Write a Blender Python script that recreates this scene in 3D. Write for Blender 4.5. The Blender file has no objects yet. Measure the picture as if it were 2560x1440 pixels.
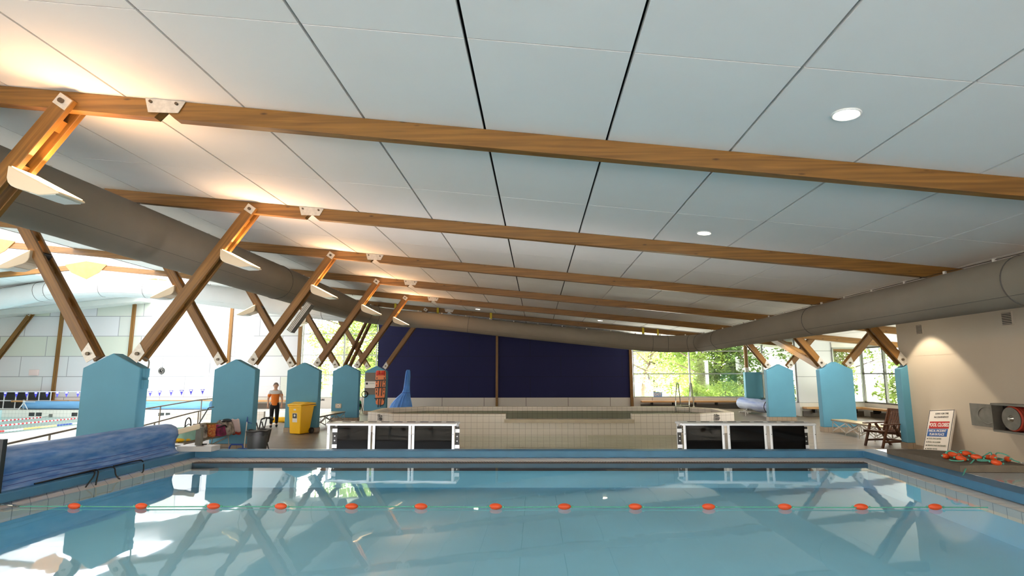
import bpy, bmesh, math, random
from mathutils import Vector, Matrix, Euler
random.seed(7)
C = bpy.context.scene.collection
SC = bpy.context.scene
R = math.radians

# ------------------------------------------------------------------ camera, world, sun, daylight, exposure
W_PX, F_PX = 2560.0, 1408.3
cam_d = bpy.data.cameras.new('camera'); cam = bpy.data.objects.new('camera', cam_d); C.objects.link(cam)
cam_d.sensor_width = 36.0; cam_d.sensor_fit = 'HORIZONTAL'; cam_d.lens = F_PX / W_PX * 36.0
cam_d.clip_start = 0.05; cam_d.clip_end = 400
def cam_matrix(pitch, yaw, roll, loc):
    f = Vector((-math.sin(yaw), math.cos(yaw), 0)); r = Vector((math.cos(yaw), math.sin(yaw), 0)); u = Vector((0, 0, 1))
    f2 = f*math.cos(pitch) + u*math.sin(pitch); u2 = u*math.cos(pitch) - f*math.sin(pitch)
    r3 = r*math.cos(roll) + u2*math.sin(roll); u3 = u2*math.cos(roll) - r*math.sin(roll)
    m = Matrix((r3, u3, -f2)).transposed().to_4x4(); m.translation = loc
    return m
cam.matrix_world = cam_matrix(0.1509, 0.0437, -0.0013, Vector((0, 0, 2.0)))
SC.camera = cam

wd = bpy.data.worlds.new('sky'); SC.world = wd; wd.use_nodes = True
bg = wd.node_tree.nodes['Background']; bg.inputs[0].default_value = (1.0, 0.965, 0.965, 1); bg.inputs[1].default_value = 15.0

def lamp(kind, name, loc, rot, energy, color, **kw):
    d = bpy.data.lights.new(name, kind); d.energy = energy; d.color = color
    for k, v in kw.items(): setattr(d, k, v)
    o = bpy.data.objects.new(name, d); o.location = loc; o.rotation_euler = rot; C.objects.link(o); return o
lamp('SUN', 'sun', (0, 0, 30), (R(46), 0, R(-2)), 15.0, (1.0, 0.94, 0.85), angle=R(1.0))
# added upward fill lamp by the rear glazing; daylight of the hall roof light
lamp('AREA', 'rear_ceiling_fill', (3, -6.9, 0.25), (R(146), 0, 0), 480, (1.0, 0.94, 0.88), shape='RECTANGLE', size=14, size_y=2.2)
lamp('AREA', 'daylight_roof_light', (-20, 23.2, 7.35), (0, 0, 0), 7000, (1.0, 0.98, 0.97), shape='RECTANGLE', size=6.0, size_y=19)
# added lamps hidden below the outside sills, standing in for ground bounce onto the ceiling
for i, (x, y, w, h, e) in enumerate(((9.0, 38.2, 8, 7.5, 7000), (-11.6, 38.0, 6, 7, 3200), (19.6, 22.0, 5, 10, 5200))):
    lamp('AREA', 'garden_ceiling_fill', (x, y, -0.02), (R(180), 0, 0), e, (1.0, 0.97, 0.88), shape='RECTANGLE', size=w, size_y=h)
SC.view_settings.view_transform = 'Standard'; SC.view_settings.look = 'None'
SC.view_settings.exposure = 0.0; SC.view_settings.gamma = 1.0
SC.view_settings.use_curve_mapping = False
SC.cycles.max_bounces = 8; SC.cycles.diffuse_bounces = 5; SC.cycles.glossy_bounces = 3
SC.cycles.transmission_bounces = 4; SC.cycles.transparent_max_bounces = 10
SC.cycles.caustics_reflective = False; SC.cycles.caustics_refractive = False
SC.cycles.sample_clamp_indirect = 6.0

# ------------------------------------------------------------------ materials
def lin(c):
    return tuple(((x/255)/12.92 if x/255 <= 0.04045 else ((x/255+0.055)/1.055)**2.4) for x in c) + (1,)
def nt(name):
    m = bpy.data.materials.new(name); m.use_nodes = True
    return m, m.node_tree, m.node_tree.nodes['Principled BSDF']
def mat(name, rgb, rough=0.5, metal=0.0, var=0.0, vscale=3.0, stretch=(1, 1, 1), bump=0.0, bscale=40.0, spec=0.5, rgb2=None, world=False):
    m, t, b = nt(name); n, l = t.nodes, t.links
    col = lin(rgb); b.inputs['Base Color'].default_value = col
    b.inputs['Roughness'].default_value = rough; b.inputs['Metallic'].default_value = metal
    b.inputs['Specular IOR Level'].default_value = spec
    if var or rgb2 or bump:
        tc = n.new('ShaderNodeTexCoord'); mp = n.new('ShaderNodeMapping'); mp.inputs['Scale'].default_value = stretch
        if world:
            g = n.new('ShaderNodeNewGeometry'); l.new(g.outputs['Position'], mp.inputs[0])
        else: l.new(tc.outputs['Object'], mp.inputs[0])
    if var or rgb2:
        no = n.new('ShaderNodeTexNoise'); no.inputs['Scale'].default_value = vscale; no.inputs['Detail'].default_value = 5
        l.new(mp.outputs[0], no.inputs['Vector'])
        r = n.new('ShaderNodeValToRGB'); r.color_ramp.elements[0].position = 0.32; r.color_ramp.elements[1].position = 0.68
        c2 = lin(rgb2) if rgb2 else tuple(min(1, x*(1+var)) for x in col[:3]) + (1,)
        c1 = col if rgb2 else tuple(x*(1-var) for x in col[:3]) + (1,)
        r.color_ramp.elements[0].color = c1; r.color_ramp.elements[1].color = c2
        l.new(no.outputs['Fac'], r.inputs[0]); l.new(r.outputs[0], b.inputs['Base Color'])
    if bump:
        n2 = n.new('ShaderNodeTexNoise'); n2.inputs['Scale'].default_value = bscale; n2.inputs['Detail'].default_value = 3
        l.new(mp.outputs[0], n2.inputs['Vector'])
        bp = n.new('ShaderNodeBump'); bp.inputs['Strength'].default_value = bump; bp.inputs['Distance'].default_value = 0.02
        l.new(n2.outputs['Fac'], bp.inputs['Height']); l.new(bp.outputs[0], b.inputs['Normal'])
    return m
def wood(name, a, b_, rough=0.45):
    m, t, b = nt(name); n, l = t.nodes, t.links
    tc = n.new('ShaderNodeTexCoord'); mp = n.new('ShaderNodeMapping'); mp.inputs['Scale'].default_value = (0.35, 9, 9)
    l.new(tc.outputs['Object'], mp.inputs[0])
    no = n.new('ShaderNodeTexNoise'); no.inputs['Scale'].default_value = 2.2; no.inputs['Detail'].default_value = 6; no.inputs['Distortion'].default_value = 0.6
    l.new(mp.outputs[0], no.inputs['Vector'])
    r = n.new('ShaderNodeValToRGB'); r.color_ramp.elements[0].position = 0.3; r.color_ramp.elements[1].position = 0.7
    r.color_ramp.elements[0].color = lin(a); r.color_ramp.elements[1].color = lin(b_)
    l.new(no.outputs['Fac'], r.inputs[0])
    vo = n.new('ShaderNodeTexVoronoi'); vo.inputs['Scale'].default_value = 1.0
    mp2 = n.new('ShaderNodeMapping'); mp2.inputs['Scale'].default_value = (1.6, 5, 5); l.new(tc.outputs['Object'], mp2.inputs[0]); l.new(mp2.outputs[0], vo.inputs['Vector'])
    kr = n.new('ShaderNodeValToRGB'); kr.color_ramp.elements[0].position = 0.04; kr.color_ramp.elements[1].position = 0.10
    kr.color_ramp.elements[0].color = (0.25, 0.18, 0.12, 1); kr.color_ramp.elements[1].color = (1, 1, 1, 1)
    l.new(vo.outputs['Distance'], kr.inputs[0])
    mx = n.new('ShaderNodeMix'); mx.data_type = 'RGBA'; mx.blend_type = 'MULTIPLY'; mx.inputs[0].default_value = 1
    l.new(r.outputs[0], mx.inputs[6]); l.new(kr.outputs[0], mx.inputs[7]); l.new(mx.outputs[2], b.inputs['Base Color'])
    b.inputs['Roughness'].default_value = rough
    return m
def tile(name, rgb, grout, axes, w=0.2, h=0.2, rough=0.25, gap=0.006, rgb2=None, offset=0.0, origin=(0, 0, 0)):
    """square tiles laid in world units; axes: two unit vectors of the surface"""
    m, t, b = nt(name); n, l = t.nodes, t.links
    g = n.new('ShaderNodeNewGeometry')
    cm = n.new('ShaderNodeCombineXYZ')
    for i, ax in enumerate(axes):
        d = n.new('ShaderNodeVectorMath'); d.operation = 'DOT_PRODUCT'; d.inputs[1].default_value = ax
        s = n.new('ShaderNodeVectorMath'); s.operation = 'SUBTRACT'; s.inputs[1].default_value = origin
        l.new(g.outputs['Position'], s.inputs[0]); l.new(s.outputs[0], d.inputs[0]); l.new(d.outputs['Value'], cm.inputs[i])
    br = n.new('ShaderNodeTexBrick'); br.offset = offset; br.squash = 1.0
    br.inputs['Scale'].default_value = 1.0; br.inputs['Brick Width'].default_value = w; br.inputs['Row Height'].default_value = h
    br.inputs['Mortar Size'].default_value = gap; br.inputs['Mortar Smooth'].default_value = 0.1
    br.inputs['Color1'].default_value = lin(rgb); br.inputs['Color2'].default_value = lin(rgb2 or rgb); br.inputs['Mortar'].default_value = lin(grout)
    l.new(cm.outputs[0], br.inputs['Vector']); l.new(br.outputs['Color'], b.inputs['Base Color'])
    b.inputs['Roughness'].default_value = rough
    return m
def water(name, tint, wave=0.05, scale=1.2, stretch=(1, 1, 1), rough=0.02):
    m = bpy.data.materials.new(name); m.use_nodes = True; t = m.node_tree; n, l = t.nodes, t.links
    n.remove(n['Principled BSDF']); out = n['Material Output']
    tr = n.new('ShaderNodeBsdfTransparent'); tr.inputs[0].default_value = tint
    gl = n.new('ShaderNodeBsdfGlossy'); gl.inputs['Roughness'].default_value = rough; gl.inputs[0].default_value = (1, 1, 1, 1)
    fr = n.new('ShaderNodeFresnel'); fr.inputs['IOR'].default_value = 1.333
    mx = n.new('ShaderNodeMixShader')
    g = n.new('ShaderNodeNewGeometry'); mp = n.new('ShaderNodeMapping'); mp.inputs['Scale'].default_value = stretch; l.new(g.outputs['Position'], mp.inputs[0])
    no = n.new('ShaderNodeTexNoise'); no.inputs['Scale'].default_value = scale; no.inputs['Detail'].default_value = 3; no.inputs['Distortion'].default_value = 0.4
    l.new(mp.outputs[0], no.inputs['Vector'])
    bp = n.new('ShaderNodeBump'); bp.inputs['Strength'].default_value = wave; bp.inputs['Distance'].default_value = 0.1
    l.new(no.outputs['Fac'], bp.inputs['Height']); l.new(bp.outputs[0], gl.inputs['Normal']); l.new(bp.outputs[0], fr.inputs['Normal'])
    iv = n.new('ShaderNodeMath'); iv.operation = 'SUBTRACT'; iv.inputs[0].default_value = 1.0; l.new(g.outputs['Backfacing'], iv.inputs[1])
    fm = n.new('ShaderNodeMath'); fm.operation = 'MULTIPLY'; l.new(fr.outputs[0], fm.inputs[0]); l.new(iv.outputs[0], fm.inputs[1])
    l.new(fm.outputs[0], mx.inputs[0]); l.new(tr.outputs[0], mx.inputs[1]); l.new(gl.outputs[0], mx.inputs[2]); l.new(mx.outputs[0], out.inputs[0])
    return m
def glass(name, tint=(0.97, 0.98, 0.97, 1), refl=0.06, solid=None, amount=0.0):
    m = bpy.data.materials.new(name); m.use_nodes = True; t = m.node_tree; n, l = t.nodes, t.links
    n.remove(n['Principled BSDF']); out = n['Material Output']
    tr = n.new('ShaderNodeBsdfTransparent'); tr.inputs[0].default_value = tint
    gl = n.new('ShaderNodeBsdfGlossy'); gl.inputs['Roughness'].default_value = 0.03
    mx = n.new('ShaderNodeMixShader'); mx.inputs[0].default_value = refl
    l.new(tr.outputs[0], mx.inputs[1]); l.new(gl.outputs[0], mx.inputs[2])
    if solid:
        df = n.new('ShaderNodeBsdfDiffuse'); df.inputs[0].default_value = lin(solid)
        m2 = n.new('ShaderNodeMixShader'); m2.inputs[0].default_value = amount
        l.new(mx.outputs[0], m2.inputs[1]); l.new(df.outputs[0], m2.inputs[2]); l.new(m2.outputs[0], out.inputs[0])
    else: l.new(mx.outputs[0], out.inputs[0])
    return m
def emit(name, rgb, s):
    m, t, b = nt(name); b.inputs['Base Color'].default_value = lin(rgb)
    b.inputs['Emission Color'].default_value = lin(rgb); b.inputs['Emission Strength'].default_value = s
    return m
def stripes(name, cols, period, rough=0.4, axis=0):
    """bands of colour along one object axis (lane rope discs)"""
    m, t, b = nt(name); n, l = t.nodes, t.links
    tc = n.new('ShaderNodeTexCoord'); sp = n.new('ShaderNodeSeparateXYZ'); l.new(tc.outputs['Object'], sp.inputs[0])
    d = n.new('ShaderNodeMath'); d.operation = 'DIVIDE'; d.inputs[1].default_value = period; l.new(sp.outputs[axis], d.inputs[0])
    f = n.new('ShaderNodeMath'); f.operation = 'FRACT'; l.new(d.outputs[0], f.inputs[0])
    r = n.new('ShaderNodeValToRGB'); r.color_ramp.interpolation = 'CONSTANT'
    k = len(cols)
    while len(r.color_ramp.elements) < k: r.color_ramp.elements.new(0.5)
    for i, c in enumerate(cols): r.color_ramp.elements[i].position = i/k; r.color_ramp.elements[i].color = lin(c)
    l.new(f.outputs[0], r.inputs[0]); l.new(r.outputs[0], b.inputs['Base Color']); b.inputs['Roughness'].default_value = rough
    return m

def leafy(name, rgb):
    m = bpy.data.materials.new(name); m.use_nodes = True; t = m.node_tree; n, l = t.nodes, t.links
    n.remove(n['Principled BSDF']); out = n['Material Output']
    g = n.new('ShaderNodeNewGeometry'); no = n.new('ShaderNodeTexNoise'); no.inputs['Scale'].default_value = 1.1; l.new(g.outputs['Position'], no.inputs['Vector'])
    r = n.new('ShaderNodeValToRGB'); c = lin(rgb); r.color_ramp.elements[0].position = .3; r.color_ramp.elements[1].position = .7
    r.color_ramp.elements[0].color = tuple(x*.6 for x in c[:3])+(1,); r.color_ramp.elements[1].color = tuple(min(1, x*1.5) for x in c[:3])+(1,); l.new(no.outputs['Fac'], r.inputs[0])
    d = n.new('ShaderNodeBsdfDiffuse'); tr = n.new('ShaderNodeBsdfTranslucent'); mx = n.new('ShaderNodeMixShader'); mx.inputs[0].default_value = .35
    l.new(r.outputs[0], d.inputs[0]); l.new(r.outputs[0], tr.inputs[0]); l.new(d.outputs[0], mx.inputs[1]); l.new(tr.outputs[0], mx.inputs[2]); l.new(mx.outputs[0], out.inputs[0])
    return m
M = {}
M['wood'] = wood('laminated_pine', (100, 66, 22), (140, 98, 42))
M['wood_dark'] = wood('stained_hardwood', (62, 36, 20), (92, 56, 32), 0.5)
M['wood_pale'] = wood('pale_pine', (190, 138, 84), (214, 168, 112))
M['ply'] = mat('plywood', (176, 126, 72), 0.6, var=0.12, vscale=6)
M['steel'] = mat('galvanised_steel', (196, 192, 184), 0.45, 0.35, var=0.12, vscale=18)
M['bolt'] = mat('dark_bolt', (92, 82, 70), 0.4, 0.7)
M['rubber'] = mat('black_rubber', (22, 22, 22), 0.6)
M['pier'] = mat('blue_render', (86, 148, 174), 0.6, var=0.03, vscale=2, bump=0.05, bscale=60)
M['pier_base'] = tile('pier_base_tile', (158, 142, 124), (120, 108, 96), ((1, 0, 0), (0, 0, 1)), 0.2, 0.2)
M['panel'] = mat('white_ceiling_panel', (233, 231, 229), 0.75, var=0.02, vscale=0.8, world=True)
M['dark_void'] = mat('dark_roof_void', (18, 18, 20), 0.9)
M['floor'] = mat('wet_brown_deck', (122, 108, 92), 0.42, rgb2=(98, 86, 72), vscale=1.6, stretch=(0.7, 3, 1), bump=0.12, bscale=26, world=True)
M['deck_pale'] = tile('pale_deck_tile', (214, 214, 208), (180, 180, 176), ((1, 0, 0), (0, 1, 0)), 0.25, 0.25, 0.4)
M['wall_white'] = mat('white_wall_board', (226, 224, 218), 0.7, var=0.015, vscale=1.2)
M['wall_cream'] = mat('cream_painted_wall', (206, 194, 176), 0.7, var=0.02, vscale=1)
M['coping'] = mat('blue_coping_paint', (70, 126, 164), 0.42, var=0.06, vscale=4, world=True, bump=0.03)
M['deck_blue'] = mat('light_blue_wet_deck', (194, 214, 232), 0.18, rgb2=(214, 226, 236), vscale=2.5, stretch=(1, 3, 1), world=True)
b_ = M['deck_blue'].node_tree.nodes['Principled BSDF']; b_.inputs['Coat Weight'].default_value = 1.0; b_.inputs['Coat Roughness'].default_value = 0.06
M['basin'] = mat('pool_basin_paint', (152, 220, 250), 0.6, var=0.05, vscale=0.7, world=True)
M['hall_basin'] = mat('hall_basin_tile', (196, 226, 230), 0.5)
M['paddle_basin'] = mat('paddling_basin_tile', (212, 206, 186), 0.5, var=0.06, vscale=2, world=True)
M['tile_x'] = tile('white_tile_x', (236, 228, 216), (186, 176, 164), ((1, 0, 0), (0, 0, 1)), 0.2, 0.2, 0.25, 0.005)
M['tile_y'] = tile('white_tile_y', (222, 214, 204), (158, 148, 138), ((0, 1, 0), (0, 0, 1)), 0.2, 0.2, 0.25, 0.005)
M['tile_strip'] = tile('waterline_tile', (226, 216, 206), (150, 142, 136), ((1, 1, 0), (0, 0, 1)), 0.25, 9.0, 0.3, 0.006, origin=(0, 0, -3))
M['rim'] = mat('beige_pool_rim', (196, 184, 160), 0.5, var=0.05, vscale=6, world=True)
M['grate'] = mat('dark_overflow_grate', (58, 52, 50), 0.6)
M['grate_light'] = mat('grate_slat', (104, 92, 88), .6)
M['water_blue'] = water('learner_pool_water', (0.94, 0.99, 1.0, 1), 0.035, 0.9, (1, 0.55, 1), 0.025)
M['water_paddle'] = water('paddling_water', (0.76, 0.82, 0.76, 1), 0.22, 1.6, (0.6, 2.5, 1), 0.09)
M['water_hall'] = water('lane_pool_water', (0.90, 0.965, 0.975, 1), 0.25, 1.5, (1, 1, 1), 0.08)
M['navy'] = tile('navy_wall_board', (12, 15, 70), (8, 9, 46), ((1, 0, 0), (0, 0, 1)), 3.6, 1.2, 0.75, 0.012, offset=0.5, origin=(-9.4, 0, 0.62))
M['skirt_white'] = tile('white_base_board', (216, 208, 200), (120, 110, 104), ((1, 0, 0), (0, 0, 1)), 2.45, 5.0, 0.5, 0.015, origin=(-8.0, 0, -1.0))
M['hall_board'] = tile('hall_wall_board', (214, 212, 216), (150, 150, 152), ((1, 0, 0), (0, 0, 1)), 2.82, 1.19, 0.6, 0.02, rgb2=(202, 206, 188), offset=0.5, origin=(-30.6, 0, 0.67))
M['jog_board'] = tile('annex_wall_board', (222, 226, 230), (150, 156, 160), ((1, 0, 0), (0, 0, 1)), 6.0, 1.22, 0.5, 0.014, origin=(0, 0, -0.6))
M['alu'] = mat('aluminium_mullion', (168, 172, 170), 0.35, 0.5)
M['alu_dark'] = mat('bronze_mullion', (92, 92, 88), 0.4, 0.4)
M['glass'] = glass('window_glass')
M['glass_roof'] = glass('tinted_roof_glazing', (0.5, 0.51, 0.52, 1))
M['duct'] = mat('grey_fabric_duct', (132, 124, 112), 0.85, var=0.04, vscale=1.5, world=True, bump=0.25, bscale=5)
M['duct_pale'] = mat('pale_fabric_duct', (206, 208, 208), 0.85, var=0.03, vscale=1.5, world=True, bump=0.2, bscale=4)
M['seam'] = mat('duct_seam', (84, 80, 76), 0.9)
M['white_plastic'] = mat('white_plastic', (226, 224, 218), 0.4)
M['white_metal'] = mat('white_powder_coat', (222, 224, 226), 0.35)
M['cream_metal'] = mat('cream_lamp_body', (222, 206, 180), 0.4)
M['lamp_glow'] = emit('warm_lamp_glow', (255, 214, 150), 14)
M['down_glow'] = emit('downlight_glow', (255, 240, 214), 22)
M['lens'] = mat('lamp_lens', (196, 204, 200), 0.3)
M['wire'] = mat('dark_wire', (50, 48, 46), 0.5)
M['black'] = mat('black_plastic', (26, 26, 27), 0.4)
M['panel_black'] = glass('smoked_black_panel', (0.16, 0.15, 0.14, 1), 0.05, (22, 21, 20), 0.72)
M['orange_float'] = mat('orange_float_plastic', (226, 84, 36), 0.35)
M['red_float'] = mat('red_plastic', (206, 48, 36), 0.35)
M['teal_rope'] = mat('teal_rope', (92, 176, 156), 0.7, var=0.15, vscale=60)
M['pale_rope'] = mat('pale_blue_rope', (170, 206, 208), 0.7)
M['mat_foam'] = mat('dark_foam', (116, 106, 92), 0.9, var=0.1, vscale=4, bump=0.3, bscale=30)
M['cover'] = mat('blue_pool_cover', (62, 124, 196), 0.5, rgb2=(134, 166, 216), vscale=3.4, stretch=(5, 0.9, 5), bump=0.12, bscale=14, world=True)
M['cover_pale'] = mat('pale_blue_pool_cover', (104, 164, 216), 0.5, rgb2=(126, 180, 222), vscale=2, stretch=(0.5, 4, 6), world=True)
M['tarp'] = mat('blue_tarpaulin', (76, 136, 216), 0.55, var=0.12, vscale=4, bump=0.4, bscale=6)
M['dark_steel'] = mat('dark_steel_plate', (52, 56, 62), 0.4, 0.5)
M['yellow'] = mat('yellow_bin_plastic', (246, 190, 8), 0.4)
M['yellow_strap'] = mat('yellow_webbing', (206, 184, 40), 0.6)
M['bin_grey'] = mat('dark_grey_bin', (56, 56, 54), 0.45)
M['blue_plastic'] = mat('blue_plastic', (40, 74, 160), 0.4)
M['mint'] = mat('mint_fabric', (150, 196, 180), 0.8, var=0.08, vscale=8)
M['magenta'] = mat('magenta_fabric', (168, 36, 100), 0.8, rgb2=(60, 30, 44), vscale=5)
M['floral'] = mat('dark_floral_fabric', (40, 38, 36), 0.8, rgb2=(176, 164, 150), vscale=9)
M['redgold'] = mat('red_gold_fabric', (190, 60, 50), 0.8, rgb2=(210, 160, 80), vscale=28)
M['towel'] = mat('pale_pink_towel', (226, 204, 200), 0.9)
M['red_cloth'] = mat('red_cloth', (176, 60, 44), 0.9)
M['olive'] = mat('olive_cloth', (120, 100, 50), 0.9, var=0.2, vscale=9)
M['bench_wood'] = wood('worn_bench_wood', (168, 146, 104), (204, 186, 140), 0.4)
M['chrome'] = mat('polished_steel', (206, 206, 200), 0.18, 0.9)
M['rail'] = mat('satin_rail', (150, 142, 130), 0.35, 0.6)
M['orange_board'] = mat('orange_spine_board', (232, 128, 74), 0.45)
M['grey_board'] = mat('grey_board', (112, 102, 92), 0.6)
M['sign_white'] = mat('sign_white', (236, 230, 222), 0.5)
M['sign_red'] = mat('sign_red', (186, 32, 26), 0.5)
M['sign_blue'] = mat('sign_blue', (36, 92, 168), 0.5)
M['ink'] = mat('black_ink', (28, 28, 34), 0.6)
M['ink_green'] = mat('green_grey_ink', (76, 92, 70), 0.6)
M['exit_blue'] = mat('exit_blue', (120, 160, 220), 0.5)
M['hose'] = mat('red_hose_rubber', (186, 70, 50), 0.55)
M['zinc'] = mat('zinc_sheet', (126, 124, 116), 0.45, 0.45, var=0.15, vscale=5)
M['violet'] = mat('violet_pennant', (70, 66, 190), 0.7)
M['rope_red'] = stripes('lane_rope_red', [(206, 52, 56), (236, 226, 222)], 0.22, axis=1)
M['rope_mix'] = stripes('lane_rope_mixed', [(240, 176, 96), (240, 196, 130), (60, 80, 150), (226, 226, 230), (60, 80, 150), (226, 226, 230), (206, 60, 56), (236, 220, 216)], 7.0, axis=1)
M['green_hose'] = mat('green_hose', (50, 160, 96), 0.5)
M['bark'] = mat('bark', (70, 58, 44), 0.9, var=0.2, vscale=8)
M['leaf'] = [leafy('leaf_green_%d' % i, c) for i, c in enumerate([(98, 120, 56), (130, 152, 76), (154, 168, 104), (80, 106, 54)])]
M['grass'] = mat('grass', (96, 104, 62), 0.9, var=0.2, vscale=2, world=True)
M['skin'] = mat('skin', (206, 164, 138), 0.6)
M['hair'] = mat('grey_brown_hair', (118, 104, 96), 0.8)
M['trouser'] = mat('black_cloth', (24, 24, 27), 0.85)

# ------------------------------------------------------------------ mesh helpers
class MB:
    def __init__(s): s.v = []; s.f = []
    def add(s, vs, fs):
        k = len(s.v); s.v += [tuple(p) for p in vs]; s.f += [tuple(k+i for i in q) for q in fs]; return s
    def hexa(s, p):   # bottom 4 ccw, top 4 ccw
        return s.add(p, [(3, 2, 1, 0), (4, 5, 6, 7), (0, 1, 5, 4), (1, 2, 6, 5), (2, 3, 7, 6), (3, 0, 4, 7)])
    def box(s, a, b):
        (x0, y0, z0), (x1, y1, z1) = a, b
        x0, x1 = min(x0, x1), max(x0, x1); y0, y1 = min(y0, y1), max(y0, y1); z0, z1 = min(z0, z1), max(z0, z1)
        return s.hexa([(x0, y0, z0), (x1, y0, z0), (x1, y1, z0), (x0, y1, z0), (x0, y0, z1), (x1, y0, z1), (x1, y1, z1), (x0, y1, z1)])
    def obox(s, p0, p1, w, t, up=(0, 0, 1)):
        """box along p0->p1, w across (perpendicular to up and axis), t along 'up' side"""
        p0, p1 = Vector(p0), Vector(p1); d = (p1-p0).normalized(); up = Vector(up)
        a = d.cross(up).normalized(); b = a.cross(d).normalized()
        a *= w/2; b *= t/2
        q = [p0-a-b, p0+a-b, p1+a-b, p1-a-b, p0-a+b, p0+a+b, p1+a+b, p1-a+b]
        return s.hexa(q)
    def prism(s, poly, axis, a, b):
        def P(u, v, w): return (w, u, v) if axis == 'x' else (u, w, v) if axis == 'y' else (u, v, w)
        n = len(poly); vs = [P(u, v, a) for u, v in poly] + [P(u, v, b) for u, v in poly]
        fs = [tuple(range(n-1, -1, -1)), tuple(range(n, 2*n))] + [(i, (i+1) % n, n+(i+1) % n, n+i) for i in range(n)]
        return s.add(vs, fs)
    def tube(s, pts, r, n=10, closed=False, caps=True):
        pts = [Vector(p) for p in pts]; m = len(pts); rr = r if isinstance(r, (list, tuple)) else [r]*m
        rings = []; prev = None
        for i, p in enumerate(pts):
            if closed: d = (pts[(i+1) % m]-pts[i-1])
            else: d = (pts[min(i+1, m-1)]-pts[max(i-1, 0)])
            d = d.normalized() if d.length > 1e-9 else Vector((0, 0, 1))
            if prev is None:
                u = d.cross(Vector((0, 0, 1)))
                if u.length < 1e-3: u = d.cross(Vector((1, 0, 0)))
            else: u = prev - d*prev.dot(d)
            u.normalize(); prev = u; w = d.cross(u)
            rings.append([p + (u*math.cos(2*math.pi*k/n) + w*math.sin(2*math.pi*k/n))*rr[i] for k in range(n)])
        vs = [q for g in rings for q in g]; fs = []
        for i in range(m if closed else m-1):
            j = (i+1) % m
            for k in range(n): fs.append((i*n+k, i*n+(k+1) % n, j*n+(k+1) % n, j*n+k))
        if caps and not closed: fs += [tuple(range(n-1, -1, -1)), tuple((m-1)*n+k for k in range(n))]
        return s.add(vs, fs)
    def cyl(s, p0, p1, r, r2=None, n=16): return s.tube([p0, p1], [r, r if r2 is None else r2], n)
    def sph(s, c, r, nu=14, nv=9, rot=None):
        r = (r, r, r) if not isinstance(r, (tuple, list)) else r; vs = []; fs = []
        for j in range(nv+1):
            th = math.pi*j/nv
            for i in range(nu):
                ph = 2*math.pi*i/nu
                p = Vector((r[0]*math.sin(th)*math.cos(ph), r[1]*math.sin(th)*math.sin(ph), r[2]*math.cos(th)))
                if rot: p = rot @ p
                vs.append(tuple(p + Vector(c)))
        for j in range(nv):
            for i in range(nu): fs.append((j*nu+i, (j+1)*nu+i, (j+1)*nu+(i+1) % nu, j*nu+(i+1) % nu))
        return s.add(vs, fs)
    def sheet(s, rows, closed=False):
        m, n = len(rows), len(rows[0]); vs = [p for r_ in rows for p in r_]; fs = []
        for i in range(m-1):
            for k in range(n if closed else n-1): fs.append((i*n+k, i*n+(k+1) % n, (i+1)*n+(k+1) % n, (i+1)*n+k))
        return s.add(vs, fs)
    def poly(s, pts): return s.add(pts, [tuple(range(len(pts)))])
    def build(s, name, m, parent=None, smooth=False, world=False, origin=None, bevel=0, solid=0, weld=False):
        me = bpy.data.meshes.new(name)
        off = Vector(origin) if origin is not None else Vector((0, 0, 0))
        vs = [Vector(p) for p in s.v]
        if parent is not None and world:
            inv = parent.matrix_basis.inverted(); vs = [inv @ p for p in vs]
        me.from_pydata([tuple(p-off) for p in vs], [], s.f)
        bm = bmesh.new(); bm.from_mesh(me)
        if weld or smooth: bmesh.ops.remove_doubles(bm, verts=bm.verts, dist=1e-5)
        bmesh.ops.recalc_face_normals(bm, faces=bm.faces); bm.to_mesh(me); bm.free()
        o = bpy.data.objects.new(name, me); C.objects.link(o); me.materials.append(m)
        o.location = off
        if smooth:
            for p in me.polygons: p.use_smooth = True
            try: me.set_sharp_from_angle(angle=R(42))
            except Exception: pass
        if parent is not None: o.parent = parent
        if solid:
            md = o.modifiers.new('thickness', 'SOLIDIFY'); md.thickness = solid
        if bevel:
            md = o.modifiers.new('edge', 'BEVEL'); md.width = bevel; md.segments = 2; md.limit_method = 'ANGLE'
        return o
def tag(o, label, cat, group=None, kind=None):
    o['label'] = label; o['category'] = cat
    if group: o['group'] = group
    if kind: o['kind'] = kind
    return o
def thing(name, label, cat, loc=(0, 0, 0), rotz=0.0, group=None, rot=None):
    o = bpy.data.objects.new(name, None); C.objects.link(o); o.location = loc
    o.rotation_euler = rot if rot else (0, 0, rotz); o.empty_display_size = 0.2
    o.matrix_basis = Matrix.Translation(Vector(loc)) @ (Euler(rot).to_matrix().to_4x4() if rot else Matrix.Rotation(rotz, 4, 'Z'))
    return tag(o, label, cat, group, 'thing')
def struct(o, parent=None): o['kind'] = 'structure'; return o
def kids(o): return [c for c in bpy.data.objects if c.parent == o]
def copy_tree(o, parent=None):
    c = o.copy(); C.objects.link(c)
    if parent is not None: c.parent = parent
    for ch in kids(o): copy_tree(ch, c)
    return c
def dup(o, loc, rotz, label, group=None):
    c = copy_tree(o); c.location = loc; c.rotation_euler = (0, 0, rotz); c['label'] = label
    if group: c['group'] = group
    return c
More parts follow.
